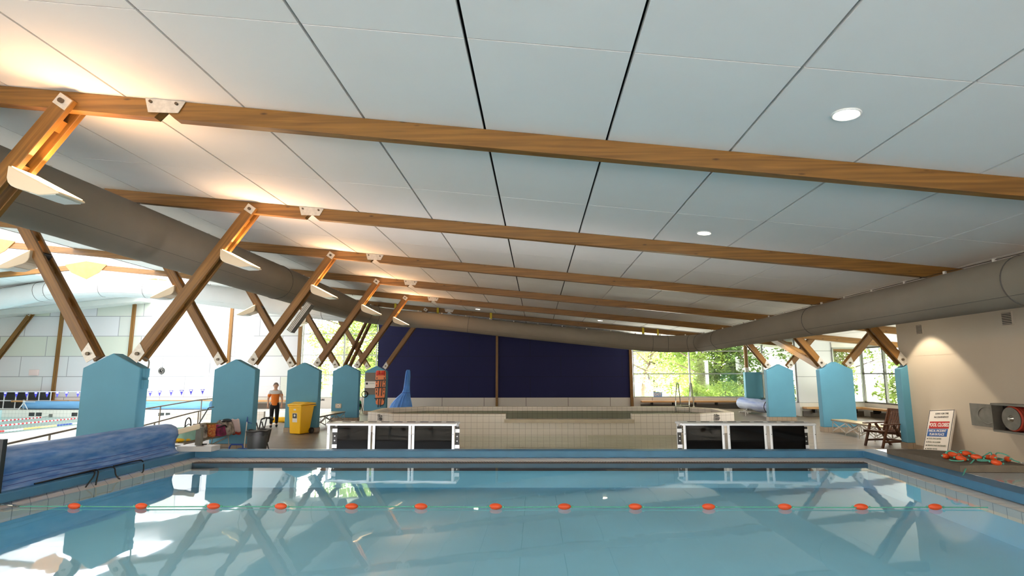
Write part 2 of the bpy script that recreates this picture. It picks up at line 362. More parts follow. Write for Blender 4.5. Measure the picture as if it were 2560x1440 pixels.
def text(name, body, size, m, parent=None, loc=(0, 0, 0), rot=(R(90), 0, 0), align='CENTER', sx=1.0, label=None, extrude=0.001, bold=0.0):
    cu = bpy.data.curves.new(name, 'FONT'); cu.body = body; cu.size = size; cu.align_x = align; cu.align_y = 'CENTER'
    cu.extrude = extrude; cu.offset = bold
    tmp = bpy.data.objects.new(name, cu); C.objects.link(tmp); dg = bpy.context.evaluated_depsgraph_get()
    me = bpy.data.meshes.new_from_object(tmp.evaluated_get(dg)); bpy.data.objects.remove(tmp); bpy.data.curves.remove(cu)
    me.materials.clear(); me.materials.append(m); o = bpy.data.objects.new(name, me); C.objects.link(o)
    o.location = loc; o.rotation_euler = rot; o.scale = (sx, 1, 1)
    if parent is not None: o.parent = parent
    if label: o['label'] = label
    return o
def smooth_path(pts, k=6):
    pts = [Vector(p) for p in pts]; out = []
    for i in range(len(pts)-1):
        p0, p1, p2, p3 = pts[max(i-1, 0)], pts[i], pts[i+1], pts[min(i+2, len(pts)-1)]
        for j in range(k):
            t = j/k
            out.append(0.5*((2*p1) + (-p0+p2)*t + (2*p0-5*p1+4*p2-p3)*t*t + (-p0+3*p1-3*p2+p3)*t**3))
    out.append(pts[-1]); return out

# ------------------------------------------------------------------ building frame
K = 0.036; XL = -8.2; XR = 10.44
FR = [-7.4, -2.95, 1.58, 6.10, 10.625, 15.12, 19.656, 24.12, 28.7]      # portal frames, front face on the line X = XL
def fy(f, x): return f + K*(x - XL)
WALLF = 33.2                                                              # far wall on the line X = XL
RIDGE = -20.0
def zc(x): return 5.44 - 0.1*(x + 5.65) if x >= RIDGE else 6.875 - 0.1*(RIDGE - x)
SKY0, SKY1 = -16.85, -23.15
XEND = 16.6; XHALL = -38.0; YREAR = -7.4

# ceiling panels
b = MB()
xs = [-0.61 + 1.475*k for k in range(-11, 12)]
ys = []
edges = [YREAR] + FR[1:] + [WALLF]
for i in range(len(edges)-1):
    a, c = edges[i], edges[i+1]
    j = a + 2.72 if c-a > 3.2 else None
    if j: ys += [(a, j-0.007), (j+0.007, c)]
    else: ys += [(a, c)]
def slab(b, x0, x1, y0, y1, t0, t1):
    b.hexa([(x0, fy(y0, x0), zc(x0)+t0), (x1, fy(y0, x1), zc(x1)+t0), (x1, fy(y1, x1), zc(x1)+t0), (x0, fy(y1, x0), zc(x0)+t0),
            (x0, fy(y0, x0), zc(x0)+t1), (x1, fy(y0, x1), zc(x1)+t1), (x1, fy(y1, x1), zc(x1)+t1), (x0, fy(y1, x0), zc(x0)+t1)])
for i in range(len(xs)-1):
    for y0, y1 in ys: slab(b, xs[i]+0.016, xs[i+1]-0.016, y0, y1, 0, 0.05)
for y0, y1 in ys: slab(b, xs[-1]+0.016, XEND, y0, y1, 0, 0.05)
struct(b.build('ceiling', M['panel'], bevel=0))
b = MB()
xh = [SKY1 - 1.64*k for k in range(10)]
for i in range(len(xh)-1):
    for y0, y1 in ys: slab(b, xh[i+1]+0.016, xh[i]-0.016, y0, y1, 0, 0.05)
struct(b.build('ceiling_hall', M['panel']))
b = MB(); slab(b, SKY0, XEND+0.3, YREAR-0.6, WALLF+1.2, 0.13, 0.3); slab(b, XHALL-0.3, SKY1, YREAR-0.6, WALLF+1.2, 0.13, 0.3)
slab(b, SKY1, RIDGE, YREAR-.6, 13.0, 0.13, 0.3); slab(b, RIDGE, SKY0, YREAR-.6, 13.0, .13, .3)  # shuts the unseen near stretch of the roof light to block its daylight
struct(b.build('roof', M['dark_void']))
b = MB(); slab(b, SKY1, RIDGE, YREAR, 13.0, 0, .05); slab(b, RIDGE, SKY0, YREAR, 13.0, 0, .05); struct(b.build('ridge_light_block', M['panel']))  # unseen panels added under the shut stretch, keeping skylight off the pier fronts
# curbs of the roof light and its glazing
b = MB(); slab(b, SKY0-0.06, SKY0, YREAR, WALLF, -0.02, 0.32); slab(b, SKY1, SKY1+0.06, YREAR, WALLF, -0.02, 0.32)
struct(b.build('trim_1', M['white_metal']))
b = MB(); slab(b, RIDGE, SKY0, 13.0, WALLF, 0.33, 0.345); slab(b, SKY1, RIDGE, 13.0, WALLF, 0.33, 0.345)
struct(b.build('window_5', M['glass_roof']))

# floor with the openings of the pools
holes = [(-6.75, 6.4, 0.6, 11.25), (-2.9, 5.05, 12.5, 19.15), (-30.2, -18.2, -6.5, 31.2)]
gx = sorted({XHALL, XEND, *[h[0] for h in holes], *[h[1] for h in holes]}); gy = sorted({YREAR-1, 35.5, *[h[2] for h in holes], *[h[3] for h in holes]})
gx.append(-10.6); gx.sort()
bf, bp_ = MB(), MB()
for i in range(len(gx)-1):
    for j in range(len(gy)-1):
        cx, cy = (gx[i]+gx[i+1])/2, (gy[j]+gy[j+1])/2
        if any(h[0] < cx < h[1] and h[2] < cy < h[3] for h in holes): continue
        (bp_ if cx < -10.6 else bf).add([(gx[i], gy[j], 0), (gx[i+1], gy[j], 0), (gx[i+1], gy[j+1], 0), (gx[i], gy[j+1], 0)], [(0, 1, 2, 3)])
struct(bf.build('floor', M['floor'], weld=True)); struct(bp_.build('floor_hall', M['deck_pale'], weld=True))

# ---- raised learner pool
PL0, PL1 = Vector((-6.50, 0.9)), Vector((-6.37, 10.57)); PR0, PR1 = Vector((5.20, 0.9)), Vector((6.01, 10.99))
ZC_, ZW = 0.585, 0.43
inner = [PL0, PR0, PR1, PL1]; outer = [Vector((-7.6, -0.4)), Vector((7.25, -0.4)), Vector((7.25, 11.26)), Vector((-7.6, 10.82))]
def ring(b, inn, out, z0, z1):
    n = len(inn)
    vs = [(p.x, p.y, z0) for p in inn] + [(p.x, p.y, z0) for p in out] + [(p.x, p.y, z1) for p in inn] + [(p.x, p.y, z1) for p in out]
    fs = []
    for i in range(n):
        j = (i+1) % n
        fs += [(i, j, n+j, n+i), (2*n+i, 3*n+i, 3*n+j, 2*n+j), (i, 2*n+i, 2*n+j, j), (n+i, n+j, 3*n+j, 3*n+i)]
    return b.add(vs, fs)
def grow(poly, d):
    n = len(poly); out = []
    for i in range(n):
        a, p, c = poly[i-1], poly[i], poly[(i+1) % n]
        e0, e1 = (p-a).normalized(), (c-p).normalized()
        n0, n1 = Vector((e0.y, -e0.x)), Vector((e1.y, -e1.x)); m = (n0+n1).normalized()
        out.append(p + m*d/max(0.3, m.dot(n0)))
    return out
edge_out = [p+q for p, q in zip(inner, [Vector((-0.33, -0.3)), Vector((0.33, -0.3)), Vector((0.33, 0.27)), Vector((-0.33, 0.25))])]
struct(ring(MB(), inner, edge_out, 0.465, ZC_).build('pool_edge', M['coping'], bevel=0.012))
struct(ring(MB(), edge_out, outer, 0.0, ZC_-0.002).build('pool_deck', M['deck_blue'], bevel=0.012))
t_in = grow(inner, 0.02); t_out = grow(inner, 0.10)
dF = (PR1-PL1).normalized(); nF = Vector((-dF.y, dF.x)); LF_ = (PR1-PL1).length
lip = grow(inner, -0.20); lip[2] = PR1 - nF*0.30 + Vector((-.20, 0)); lip[3] = PL1 - nF*0.30 + Vector((.20, 0))
b = MB()
for i in range(4):                                        # sloping tiled gutter lip, from under the edge to just below the water
    j = (i+1) % 4; a, c, d_, e = t_out[i], t_out[j], lip[j], lip[i]
    z1 = [0.40, 0.40, 0.44, 0.44]
    b.hexa([(a.x, a.y, .30), (c.x, c.y, .30), (d_.x, d_.y, .30), (e.x, e.y, .30), (a.x, a.y, .458), (c.x, c.y, .458), (d_.x, d_.y, z1[j] if i != 3 and i != 1 else (.44 if j in (2, 3) else .40)), (e.x, e.y, z1[i])])
struct(b.build('trim_2', M['tile_strip']))
b = MB(); base = grow(inner, 0.05)
zb = -0.08
b.poly([(p.x, p.y, zb) for p in base])
for i in range(4):
    p, q = base[i], base[(i+1) % 4]
    b.poly([(p.x, p.y, zb), (q.x, q.y, zb), (q.x, q.y, 0.36), (p.x, p.y, 0.36)])
struct(b.build('pool_wall', M['basin']))
b = MB()
d = (PR1-PL1).normalized(); nrm = Vector((-d.y, d.x)); L = (PR1-PL1).length
for i in range(240):                                      # slats of the overflow grate along the far edge
    p = PL1 + d*(0.24 + i*(L-0.5)/240) - nrm*0.44; q = p + d*0.026; u, v = nrm*.135, nrm*.0
    b.hexa([(p.x, p.y, .40), (q.x, q.y, .40), (q.x+u.x, q.y+u.y, .40), (p.x+u.x, p.y+u.y, .40), (p.x, p.y, .439), (q.x, q.y, .439), (q.x+u.x, q.y+u.y, .439), (p.x+u.x, p.y+u.y, .439)])
struct(b.build('trim_3', M['grate_light']))
b = MB(); a0, a1 = PL1 + d*.2 - nrm*.445, PR1 - d*.2 - nrm*.445; u = nrm*.15
b.hexa([(a0.x, a0.y, .30), (a1.x, a1.y, .30), (a1.x+u.x, a1.y+u.y, .30), (a0.x+u.x, a0.y+u.y, .30), (a0.x, a0.y, .434), (a1.x, a1.y, .434), (a1.x+u.x, a1.y+u.y, .434), (a0.x+u.x, a0.y+u.y, .434)])
struct(b.build('trim_8', M['grate']))
wv = grow(inner, 0.02); struct(MB().poly([(p.x, p.y, ZW) for p in wv]).build('water_surface', M['water_blue']))

# ---- lower and upper paddling pools
b = MB(); x0, x1, y0, y1 = -2.9, 5.05, 12.5, 19.15
b.poly([(x0, y0, -.42), (x1, y0, -.42), (x1, y1, -.42), (x0, y1, -.42)])
for p, q in (((x0, y0), (x1, y0)), ((x1, y0), (x1, y1)), ((x1, y1), (x0, y1)), ((x0, y1), (x0, y0))):
    b.poly([(*p, -.42), (*q, -.42), (*q, 0), (*p, 0)])
struct(b.build('paddling_basin', M['paddle_basin']))
struct(MB().poly([(x0, y0, -.035), (x1, y0, -.035), (x1, y1, -.035), (x0, y1, -.035)]).build('water_paddling', M['water_paddle']))
YF = 19.02; ZR = 0.68; ZL = 0.505
def yf(x): return YF + 0.02*(x+4.84)
octo = [Vector((-4.84, yf(-4.84))), Vector((5.36, yf(5.36))), Vector((6.75, 20.1)), Vector((6.85, 22.2)), Vector((5.6, 23.6)), Vector((-4.6, 23.4)), Vector((-6.05, 22.2)), Vector((-5.95, 20.0))]
oin = grow(octo, -0.28)
b = MB(); n = len(octo)
for i in range(1, n):                                     # outer and inner wall faces except the front
    p, q, pi, qi = octo[i], octo[(i+1) % n], oin[i], oin[(i+1) % n]
    b.poly([(p.x, p.y, -.4), (q.x, q.y, -.4), (q.x, q.y, ZR), (p.x, p.y, ZR)])
    b.poly([(pi.x, pi.y, -.1), (qi.x, qi.y, -.1), (qi.x, qi.y, ZR), (pi.x, pi.y, ZR)])
n0, n1 = -1.05, 3.12
def front(xa, xb, zt):
    b.box((xa, yf(xa), -.4), (xb, yf(xb)+0.28, zt))
p, q = octo[0], octo[1]
for xa, xb, zt in ((-4.84, n0, ZR-.005), (n0, n1, ZL), (n1, 5.36, ZR-.005)):
    b.hexa([(xa, yf(xa), -.4), (xb, yf(xb), -.4), (xb, yf(xb)+.28, -.4), (xa, yf(xa)+.28, -.4), (xa, yf(xa), zt), (xb, yf(xb), zt), (xb, yf(xb)+.28, zt), (xa, yf(xa)+.28, zt)])
pad = struct(b.build('paddling_wall', M['tile_x']))
b = MB()
for i in range(1, n):
    p, q, pi, qi = octo[i], octo[(i+1) % n], oin[i], oin[(i+1) % n]
    b.poly([(p.x, p.y, ZR), (q.x, q.y, ZR), (qi.x, qi.y, ZR), (pi.x, pi.y, ZR)])
for xa, xb in ((-4.84, n0), (n1, 5.36)):
    b.poly([(xa, yf(xa), ZR), (xb, yf(xb), ZR), (xb, yf(xb)+.28, ZR), (xa, yf(xa)+.28, ZR)])
b.box((n0-.04, yf(1)-.16, 0.40), (n1+.04, yf(1)+.05, ZL+.004))
struct(b.build('trim_4', M['rim']))
struct(MB().poly([(p.x, p.y, 0.0) for p in oin]).build('paddling_floor', M['paddle_basin']))
struct(MB().poly([(p.x, p.y, 0.53 if False else 0.515) for p in oin]).build('water_upper', M['water_paddle']))
def depth_text(l1, l2, x, y, z, rz, s):
    for k, tx in enumerate((l1, l2)):
        text('depth_lettering', tx, s, M['ink'], pad, (x, y, z - k*s*.9), (R(90), 0, rz), bold=0.004)
depth_text('0.5 m', 'DEEP', -5.36, 19.42, 0.585, math.atan2(yf(-4.84)-20.0, 1.11), 0.125)
depth_text('0.8m', 'DEEP', 6.02, 19.62, 0.60, math.atan2(20.1-yf(5.36), 1.39), 0.125)
depth_text('0.5 m', 'DEEP', -2.78, yf(-2.78)-.006, 0.265, 0.02, 0.15)
depth_text('0.5 m', 'DEEP', 4.86, yf(4.86)-.006, 0.265, 0.02, 0.15)

# ---- lane pool in the hall
b = MB(); x0, x1, y0, y1 = -30.2, -18.2, -6.5, 31.2
b.poly([(x0, y0, -1.3), (x1, y0, -1.3), (x1, y1, -1.3), (x0, y1, -1.3)])
for p, q in (((x0, y0), (x1, y0)), ((x1, y0), (x1, y1)), ((x0, y1), (x0, y0))):
    b.poly([(*p, -1.3), (*q, -1.3), (*q, 0), (*p, 0)])
struct(b.build('hall_basin', M['hall_basin']))
struct(MB().box((x0, y1, -1.3), (x1+5.5, y1+.1, 0.02)).build('hall_end_wall', M['tile_x']))
struct(MB().poly([(x0, y0, -.37), (x1, y0, -.37), (x1, y1, -.37), (x0, y1, -.37)]).build('water_hall', M['water_hall']))
b = MB()
for x in (-28.6, -26.1, -23.6, -21.1):
    for k in (0, .42): b.box((x+k, y1-.012, -.33), (x+k+.33, y1, -.13))
struct(b.build('trim_5', M['bin_grey']))

# ------------------------------------------------------------------ walls
def wall_seg(b, x0, x1, z0, z1, t=0.15, off=0.0):
    ya, yb = fy(WALLF, x0)+off, fy(WALLF, x1)+off
    top = (lambda x: zc(x)+0.1) if z1 is None else (lambda x: z1)
    b.hexa([(x0, ya, z0), (x1, yb, z0), (x1, yb+t, z0), (x0, ya+t, z0), (x0, ya, top(x0)), (x1, yb, top(x1)), (x1, yb+t, top(x1)), (x0, ya+t, top(x0))])
SILL = 0.615
b = MB(); wall_seg(b, XHALL, RIDGE, -0.02, None); wall_seg(b, RIDGE, -13.95, -0.02, None); struct(b.build('wall_far_hall', M['hall_board']))
b = MB(); wall_seg(b, -9.4, 5.55, SILL, None); struct(b.build('wall_far', M['navy']))
b = MB(); wall_seg(b, -13.95, 12.35, -0.02, SILL); wf = struct(b.build('baseboard_far', M['skirt_white']))
for k, (tx, s, x, z) in enumerate((('Ht.C', 0.34, -13.0, 0.20), ('- PRESSURE', 0.13, -12.75, 0.50))):
    text('painted_lettering', tx, s, M['ink'], wf, (x, fy(WALLF, x)-.006, z), (R(90), 0, K), bold=0.006)
def far_window(name, x0, x1, ztop, verts, horiz, dark=False):
    root = bpy.data.objects.new(name, None); C.objects.link(root); root['kind'] = 'structure'
    xm = (x0+x1)/2; root.location = (xm, fy(WALLF, xm), SILL); root.rotation_euler = (0, 0, math.atan(K)); root.matrix_basis = Matrix.Translation(root.location) @ Matrix.Rotation(math.atan(K), 4, 'Z')
    w = (x1-x0)/2; h = ztop - SILL
    m = M['alu']
    fr = MB()
    for xa in (-w, w-.06): fr.box((xa, 0, 0), (xa+.06, .1, h))
    fr.box((-w, 0, 0), (w, .1, .06)); fr.box((-w, 0, h-.06), (w, .1, h))
    fr.build('window_frame', m, root)
    for xv in verts: MB().box((xv-xm-.04, -.01, .06), (xv-xm+.04, .1, h-.06)).build('mullion', m, root)
    for zv in horiz: MB().box((-w+.06, 0, zv-SILL-.03), (w-.06, .08, zv-SILL+.03)).build('transom', m, root)
    MB().box((-w+.03, .05, .03), (w-.03, .062, h-.03)).build('pane', M['glass'], root)
    return root
far_window('window_1', -13.9, -9.45, 5.9, [-11.4], [4.35, 3.1, 1.95])
far_window('window_2', 5.62, 12.3, 3.95, [8.95], [3.30, 1.98])
b = MB(); wall_seg(b, -13.95, -9.4, 5.88, None); wall_seg(b, 5.55, 12.4, 3.93, None); struct(b.build('trim_6', M['wall_white']))

# annex walls: glazed return wall, panelled jog with window, glazed side wall
def side_window(name, p0, p1, z0, z1, verts, horiz, m, base=True):
    p0, p1 = Vector((*p0, 0)), Vector((*p1, 0)); d = p1-p0; L = d.length; a = math.atan2(d.y, d.x)
    root = bpy.data.objects.new(name, None); C.objects.link(root); root['kind'] = 'structure'
    root.location = (p0.x, p0.y, z0); root.rotation_euler = (0, 0, a)
    h = z1-z0; fr = MB()
    for xa in (0, L-.07): fr.box((xa, -.05, 0), (xa+.07, .05, h))
    fr.box((0, -.05, 0), (L, .05, .07)); fr.box((0, -.05, h-.07), (L, .05, h)); fr.build('window_frame', m, root)
    for v in verts: MB().box((v*L-.045, -.06, .07), (v*L+.045, .05, h-.07)).build('mullion', m, root)
    for z in horiz: MB().box((.07, -.05, z-z0-.035), (L-.07, .05, z-z0+.035)).build('transom', m, root)
    MB().box((.04, -.006, .04), (L-.04, .006, h-.04)).build('pane', M['glass'], root)
    return root
def plain_wall(name, p0, p1, z0, z1, t, m):
    p0, p1 = Vector((*p0, 0)), Vector((*p1, 0)); d = (p1-p0).normalized(); nn = Vector((-d.y, d.x, 0))*t
    q = [p0, p1, p1+nn, p0+nn]
    return struct(MB().hexa([(v.x, v.y, z0) for v in q] + [(v.x, v.y, z1) for v in q]).build(name, m))
JY = 27.75
side_window('window_3', (12.32, 33.9), (12.4, JY+.1), SILL, 3.62, [0.36], [3.05, 1.98], M['alu'])
plain_wall('baseboard_return', (12.32, 33.9), (12.4, JY), 0, SILL, 0.12, M['wall_white'])
plain_wall('wall_jog', (12.4, JY), (14.1, JY+.05), SILL, 3.6, 0.12, M['jog_board'])
side_window('window_4', (14.1, JY+.05), (15.5, JY+.1), SILL, 3.22, [], [1.98], M['alu'])
plain_wall('baseboard_jog', (12.4, JY-.02), (15.5, JY+.08), 0, SILL, 0.12, M['wall_white'])
plain_wall('wall_jog_head', (14.1, JY), (15.5, JY+.05), 3.22, 3.6, 0.12, M['wall_white'])
side_window('window_6', (15.5, JY+.1), (16.35, 15.8), SILL, 3.22, [0.13, 0.30, 0.5, 0.72], [1.98], M['alu_dark'])
plain_wall('baseboard_side', (15.45, JY+.1), (16.3, 15.8), 0, SILL, 0.12, M['wall_white'])
plain_wall('wall_side_head', (15.45, JY+.1), (16.3, 15.8), 3.22, 3.6, 0.12, M['wall_white'])
plain_wall('wall_block_end', (10.1, 16.25), (16.4, 16.25), 0, 4.3, -0.15, M['wall_cream'])
# cream wall beside the learner pool, with a fine joint
b = MB(); b.box((10.07, YREAR, 0.12), (10.3, 16.25, 2.448)); b.box((10.07, YREAR, 2.453), (10.3, 16.25, 4.2)); b.box((10.08, YREAR, 2.44), (10.3, 16.24, 2.46))
struct(b.build('wall_right', M['wall_cream']))
struct(MB().box((10.05, YREAR, 0), (10.3, 16.27, 0.12)).build('baseboard_right', M['pier_base']))
# hall side wall and glazed rear facade
struct(MB().box((XHALL-.2, YREAR-.4, 0), (XHALL, 34, 6.2)).build('wall_left', M['wall_white']))
def rear(name, x0, x1, nv):
    root = bpy.data.objects.new(name, None); C.objects.link(root); root['kind'] = 'structure'; root.location = (x0, YREAR, 0)
    L = x1-x0; fr = MB(); zt = lambda x: zc(x0+x)-.02
    fr.box((0, -.06, 0), (L, .06, .3))
    fr.hexa([(0, -.06, zt(0)-.25), (L, -.06, zt(L)-.25), (L, .06, zt(L)-.25), (0, .06, zt(0)-.25), (0, -.06, zt(0)), (L, -.06, zt(L)), (L, .06, zt(L)), (0, .06, zt(0))])
    fr.build('window_frame', M['alu'], root)
    for i in range(nv+1):
        x = min(max(L*i/nv, .05), L-.05); MB().box((x-.05, -.06, .3), (x+.05, .06, zt(x)-.2)).build('mullion', M['alu'], root)
    MB().box((0, -.05, 2.15), (L, .05, 2.22)).build('transom', M['alu'], root)
    MB().hexa([(0, -.006, .2), (L, -.006, .2), (L, .006, .2), (0, .006, .2), (0, -.006, zt(0)-.1), (L, -.006, zt(L)-.1), (L, .006, zt(L)-.1), (0, .006, zt(0)-.1)]).build('pane', M['glass'], root)
rear('window_7', -16.8, 10.05, 12); rear('window_8', XHALL, -20, 8)
struct(MB().box((-34, -16.4, 0), (18, -16, 14.0)).build('rear_sky_block', M['wall_cream']))  # added wall out of view, blocks the sky from the rear glazing
b = MB(); b.box((-20, YREAR-.05, 0), (-16.8, YREAR+.05, 6.7)); struct(b.build('wall_rear', M['wall_white']))

# pine posts standing against the far wall
def post(x, z0, label, w=0.17, dep=0.12, ztop=None):
    y = fy(WALLF, x); zt = (zc(x)-0.02 if ztop is None else ztop)
    t = thing('timber_post', label, 'post', (x, y-dep, z0), 0, 'timber posts on the far wall', rot=(0, -R(90), K))
    L = zt - z0
    MB().box((0, -dep*0.1, -w/2), (L, dep, w/2)).build('post_shaft', M['wood'], t)
post(-28.4, 0, 'pine post on the hall wall standing behind the black framed panels')
post(-24.1, 0, 'pine post on the hall wall bordering the sunlit bay, beside the clock')
post(-18.2, 0, 'pine post on the hall wall ending the sunlit bay, away from the clock')
post(-14.05, 0, 'pine post between the white hall wall and the tall garden window')
post(-2.35, 0.1, 'slim pine post in the middle of the navy wall', 0.14)
post(5.5, 0.1, 'pine post between the navy wall and the wide garden window', 0.17)
t = thing('timber_post', 'short pine post on top of the blue corner pier', 'post', (11.62, 32.15, 2.06), 0, 'timber posts on the far wall', rot=(0, -R(90), 0))
MB().box((0, -.07, -.08), (1.55, .07, .08)).build('post_shaft', M['wood'], t)
MB().box((0.02, -.075, -.085), (0.26, .075, .085)).build('steel_shoe', M['steel'], t)

# ------------------------------------------------------------------ blue piers
def pier(f, x, label, w=1.14, dep=0.27, apex=2.40, eave=2.12, y=None):
    t = thing('concrete_pier', label, 'pier', (x, fy(f, XL) if y is None else y, 0), 0, 'blue gabled piers')
    b = MB(); h = w/2
    poly = [(-h, .16), (h, .16), (h, eave), (0, apex), (-h, eave)]
    b.prism(poly, 'y', 0, dep); b.build('pier_body', M['pier'], t, bevel=0.015)
    MB().box((-h-.012, -.012, 0), (h+.012, dep+.012, .16)).build('tile_base', M['pier_base'], t)
    return t
ORD = ['first', 'second', 'third', 'fourth', 'fifth', 'sixth']
LF = FR[3:]                      # frames that carry the row of piers seen in the picture
LBL = ['blue gabled pier out of sight beside the camera, carrying the first strut',
       'big blue gabled pier rising behind the blue pool cover roll',
       'blue gabled pier beside the bench heaped with bags and the broom',
       'blue gabled pier behind the yellow wheelie bin',
       'blue gabled pier carrying a small thermometer box, behind the folding bench',
       'blue gabled pier hung with the orange spine board and grey boards']
piers = [pier(f, XL, l) for f, l in zip(LF, LBL)]
piersR = [pier(0, XR, l, y=yy) for l, yy in (('blue gabled pier half hidden by the end of the cream wall', 15.93),
          ('blue gabled pier behind the long slatted bench and wooden chair', 20.37), ('blue gabled pier between the striped cover roll and the white annex wall', 25.01))]
pier(0, 11.95, 'flat topped blue pier in the glazed corner beyond the striped cover roll', w=0.95, dep=0.3, apex=2.07, eave=2.06, y=32.0)

# ------------------------------------------------------------------ struts with steel shoes
def strut(f, xa, za, xb, zb, label, lampside=0, w=0.205, grp='timber strut pairs', plates=(1, 1), y0=None, K_=K):
    d = Vector((xb-xa, zb-za)); L = d.length; ang = math.atan2(d.y, d.x)
    y = fy(f, xa) if y0 is None else y0
    mrot = Matrix.Rotation(math.atan(K_), 4, 'Z') @ Matrix.Rotation(-ang, 4, 'Y')
    t = bpy.data.objects.new('timber_strut', None); C.objects.link(t)
    t.matrix_basis = Matrix.Translation(Vector((xa, y, za))) @ mrot; t.rotation_mode = 'XYZ'
    tag(t, label, 'strut', grp, 'thing')
    sg = 1 if d.x > 0 else -1
    # local: x along strut, y depth, z across
    for y_ in (0.0, 0.20): MB().box((0, y_, -w/2), (L, y_+.07, w/2)).build('strut_board', M['wood'], t, bevel=0.006)
    for k in range(5): MB().box((L*(0.12+0.19*k), .07, -.045), (L*(0.12+0.19*k)+.16, .20, .045)).build('spacer_block', M['wood'], t)
    if plates[0]:
        pl = MB().prism([(-.03, -w/2), (-.03, w/2), (.30, w/2), (.20, -w/2)] if sg > 0 else [(-.03, -w/2), (-.03, w/2), (.20, w/2), (.30, -w/2)], 'y', -.012, 0.0).build('steel_shoe', M['steel'], t)
        MB().cyl((.11, -.045, 0), (.11, .0, 0), .035, n=12).build('bolt', M['bolt'], pl)
    if plates[1]:
        pl = MB().box((L-.16, -.012, -w/2+.01), (L-.01, 0, w/2-.01)).build('steel_plate', M['steel'], t)
        MB().cyl((L-.085, -.05, 0), (L-.085, 0, 0), .03, n=12).build('bolt', M['bolt'], pl)
    return t
for i, f in enumerate(LF):
    o = ORD[i]
    strut(f, -7.78, 2.30, -5.69, 5.35, f'{o} pine strut in the near row leaning from its pier towards the navy wall side' if False else
          ['pine strut at the picture corner carrying the biggest uplight, its pier unseen', 'long pine strut rising from the pier behind the blue cover roll towards the white ceiling',
           'pine strut with the grey ribbed box, rising from the pier with the bags', 'pine strut rising towards the ceiling from the pier behind the yellow bin',
           'pine strut rising towards the ceiling from the pier with the thermometer box', 'pine strut rising before the navy wall from the pier with the spine board'][i])
    if i > 0:
        strut(f, -8.62, 2.30, -10.80, 5.70, ['', 'long pine strut leaning towards the lane pool from the pier behind the blue cover roll',
           'pine strut leaning towards the lane pool from the pier with the bags', 'pine strut leaning towards the lane pool from the pier behind the yellow bin',
           'pine strut leaning across the garden window from the pier with the thermometer box', 'pine strut leaning across the garden window from the pier with the spine board'][i])
for nm, y in (('half hidden by the cream wall', 15.93), ('behind the slatted bench', 20.37), ('beside the striped cover roll', 25.01)):
    strut(0, 10.02, 2.28, 8.78, 3.86, f'pine strut leaning towards the pools from the pier {nm}', y0=y, grp='timber struts by the annex', plates=(1, 0))
    if y > 16: strut(0, 10.86, 2.28, 12.06, 3.58, f'pine strut leaning towards the annex windows from the pier {nm}', y0=y, grp='timber struts by the annex', plates=(1, 0))
strut(0, -32.35, 2.28, -30.15, 5.60, 'pine strut rising across the pale hall wall at the picture border', y0=32.1, grp='timber struts by the hall wall', K_=0)
pier(0, -32.8, 'blue gabled pier out of sight at the far corner of the hall', y=32.1)
# lengthwise braces behind the piers
def brace(p0, p1, label):
    p0, p1 = Vector(p0), Vector(p1); d = p1-p0; L = d.length
    t = bpy.data.objects.new('timber_brace', None); C.objects.link(t); q = d.to_track_quat('X', 'Z'); t.matrix_basis = Matrix.Translation(p0) @ q.to_matrix().to_4x4()
    tag(t, label, 'brace', 'lengthwise timber braces', 'thing')
    for y_ in (-.15, .08): MB().box((0, y_, -.1), (L, y_+.07, .1)).build('brace_board', M['wood'], t)
    MB().box((L*.3, -.08, -.05), (L*.36, .08, .05)).build('spacer_block', M['wood'], t)
brace((-8.3, 24.45, 2.25), (-8.3, 28.7, 5.5), 'pine brace running lengthwise from behind the pier with the thermometer box')
brace((10.2, 20.7, 2.2), (10.55, 26.3, 3.72), 'pine brace running lengthwise from behind the pier by the slatted bench')

# ------------------------------------------------------------------ rafters with spliced notch and gusset
def rafter(f, label, i):
    t = thing('roof_rafter', label, 'rafter', (XL, fy(f, XL)+.07, 0), math.atan(K), 'timber roof rafters')
    xn = -4.55
    dx = lambda x: x - XL
    top = lambda x: zc(x)-.004
    bot = lambda x: zc(x)-.235
    poly = [(dx(RIDGE), top(RIDGE)), (dx(RIDGE), bot(RIDGE)), (dx(xn-.10), bot(xn-.10)), (dx(xn), bot(xn)+.12), (dx(xn+.16), bot(xn+.16)), (dx(XEND if f > 16.3 else 10.05), bot(XEND if f > 16.3 else 10.05)), (dx(XEND if f > 16.3 else 10.05), top(XEND if f > 16.3 else 10.05))]
    # the member is stored along local X so that its grain runs with it
    b = MB().prism(poly, 'y', 0, .13); b.build('rafter_beam', M['wood'], t)
    pl = MB().prism([(dx(xn-.22), zc(xn-.22)-.005), (dx(xn-.17), bot(xn)+.07), (dx(xn+.20), bot(xn)+.055), (dx(xn+.28), zc(xn+.28)-.005)], 'y', -.02, -.075 if False else -.012).build('splice_plate', M['steel'], t)
    for k in (-.14, .18): MB().cyl((dx(xn+k), -.05, zc(xn+k)-.05), (dx(xn+k), -.01, zc(xn+k)-.05), .018, n=8).build('bolt', M['bolt'], pl)
    r2 = [(dx(RIDGE), top(RIDGE)), (dx(XHALL), top(XHALL)), (dx(XHALL), bot(XHALL)), (dx(RIDGE), bot(RIDGE))]
    MB().prism(r2, 'y', 0, .13).build('hall_rafter_beam', M['wood'], t)
    g = [(dx(RIDGE-.95), zc(RIDGE)-.06), (dx(RIDGE), zc(RIDGE)+.10), (dx(RIDGE+.95), zc(RIDGE)-.06), (dx(RIDGE+.62), zc(RIDGE)-.42), (dx(RIDGE+.08), zc(RIDGE)-.72), (dx(RIDGE-.62), zc(RIDGE)-.42)]
    MB().prism(g, 'y', -.03, 0.0).build('ridge_gusset', M['ply'], t)
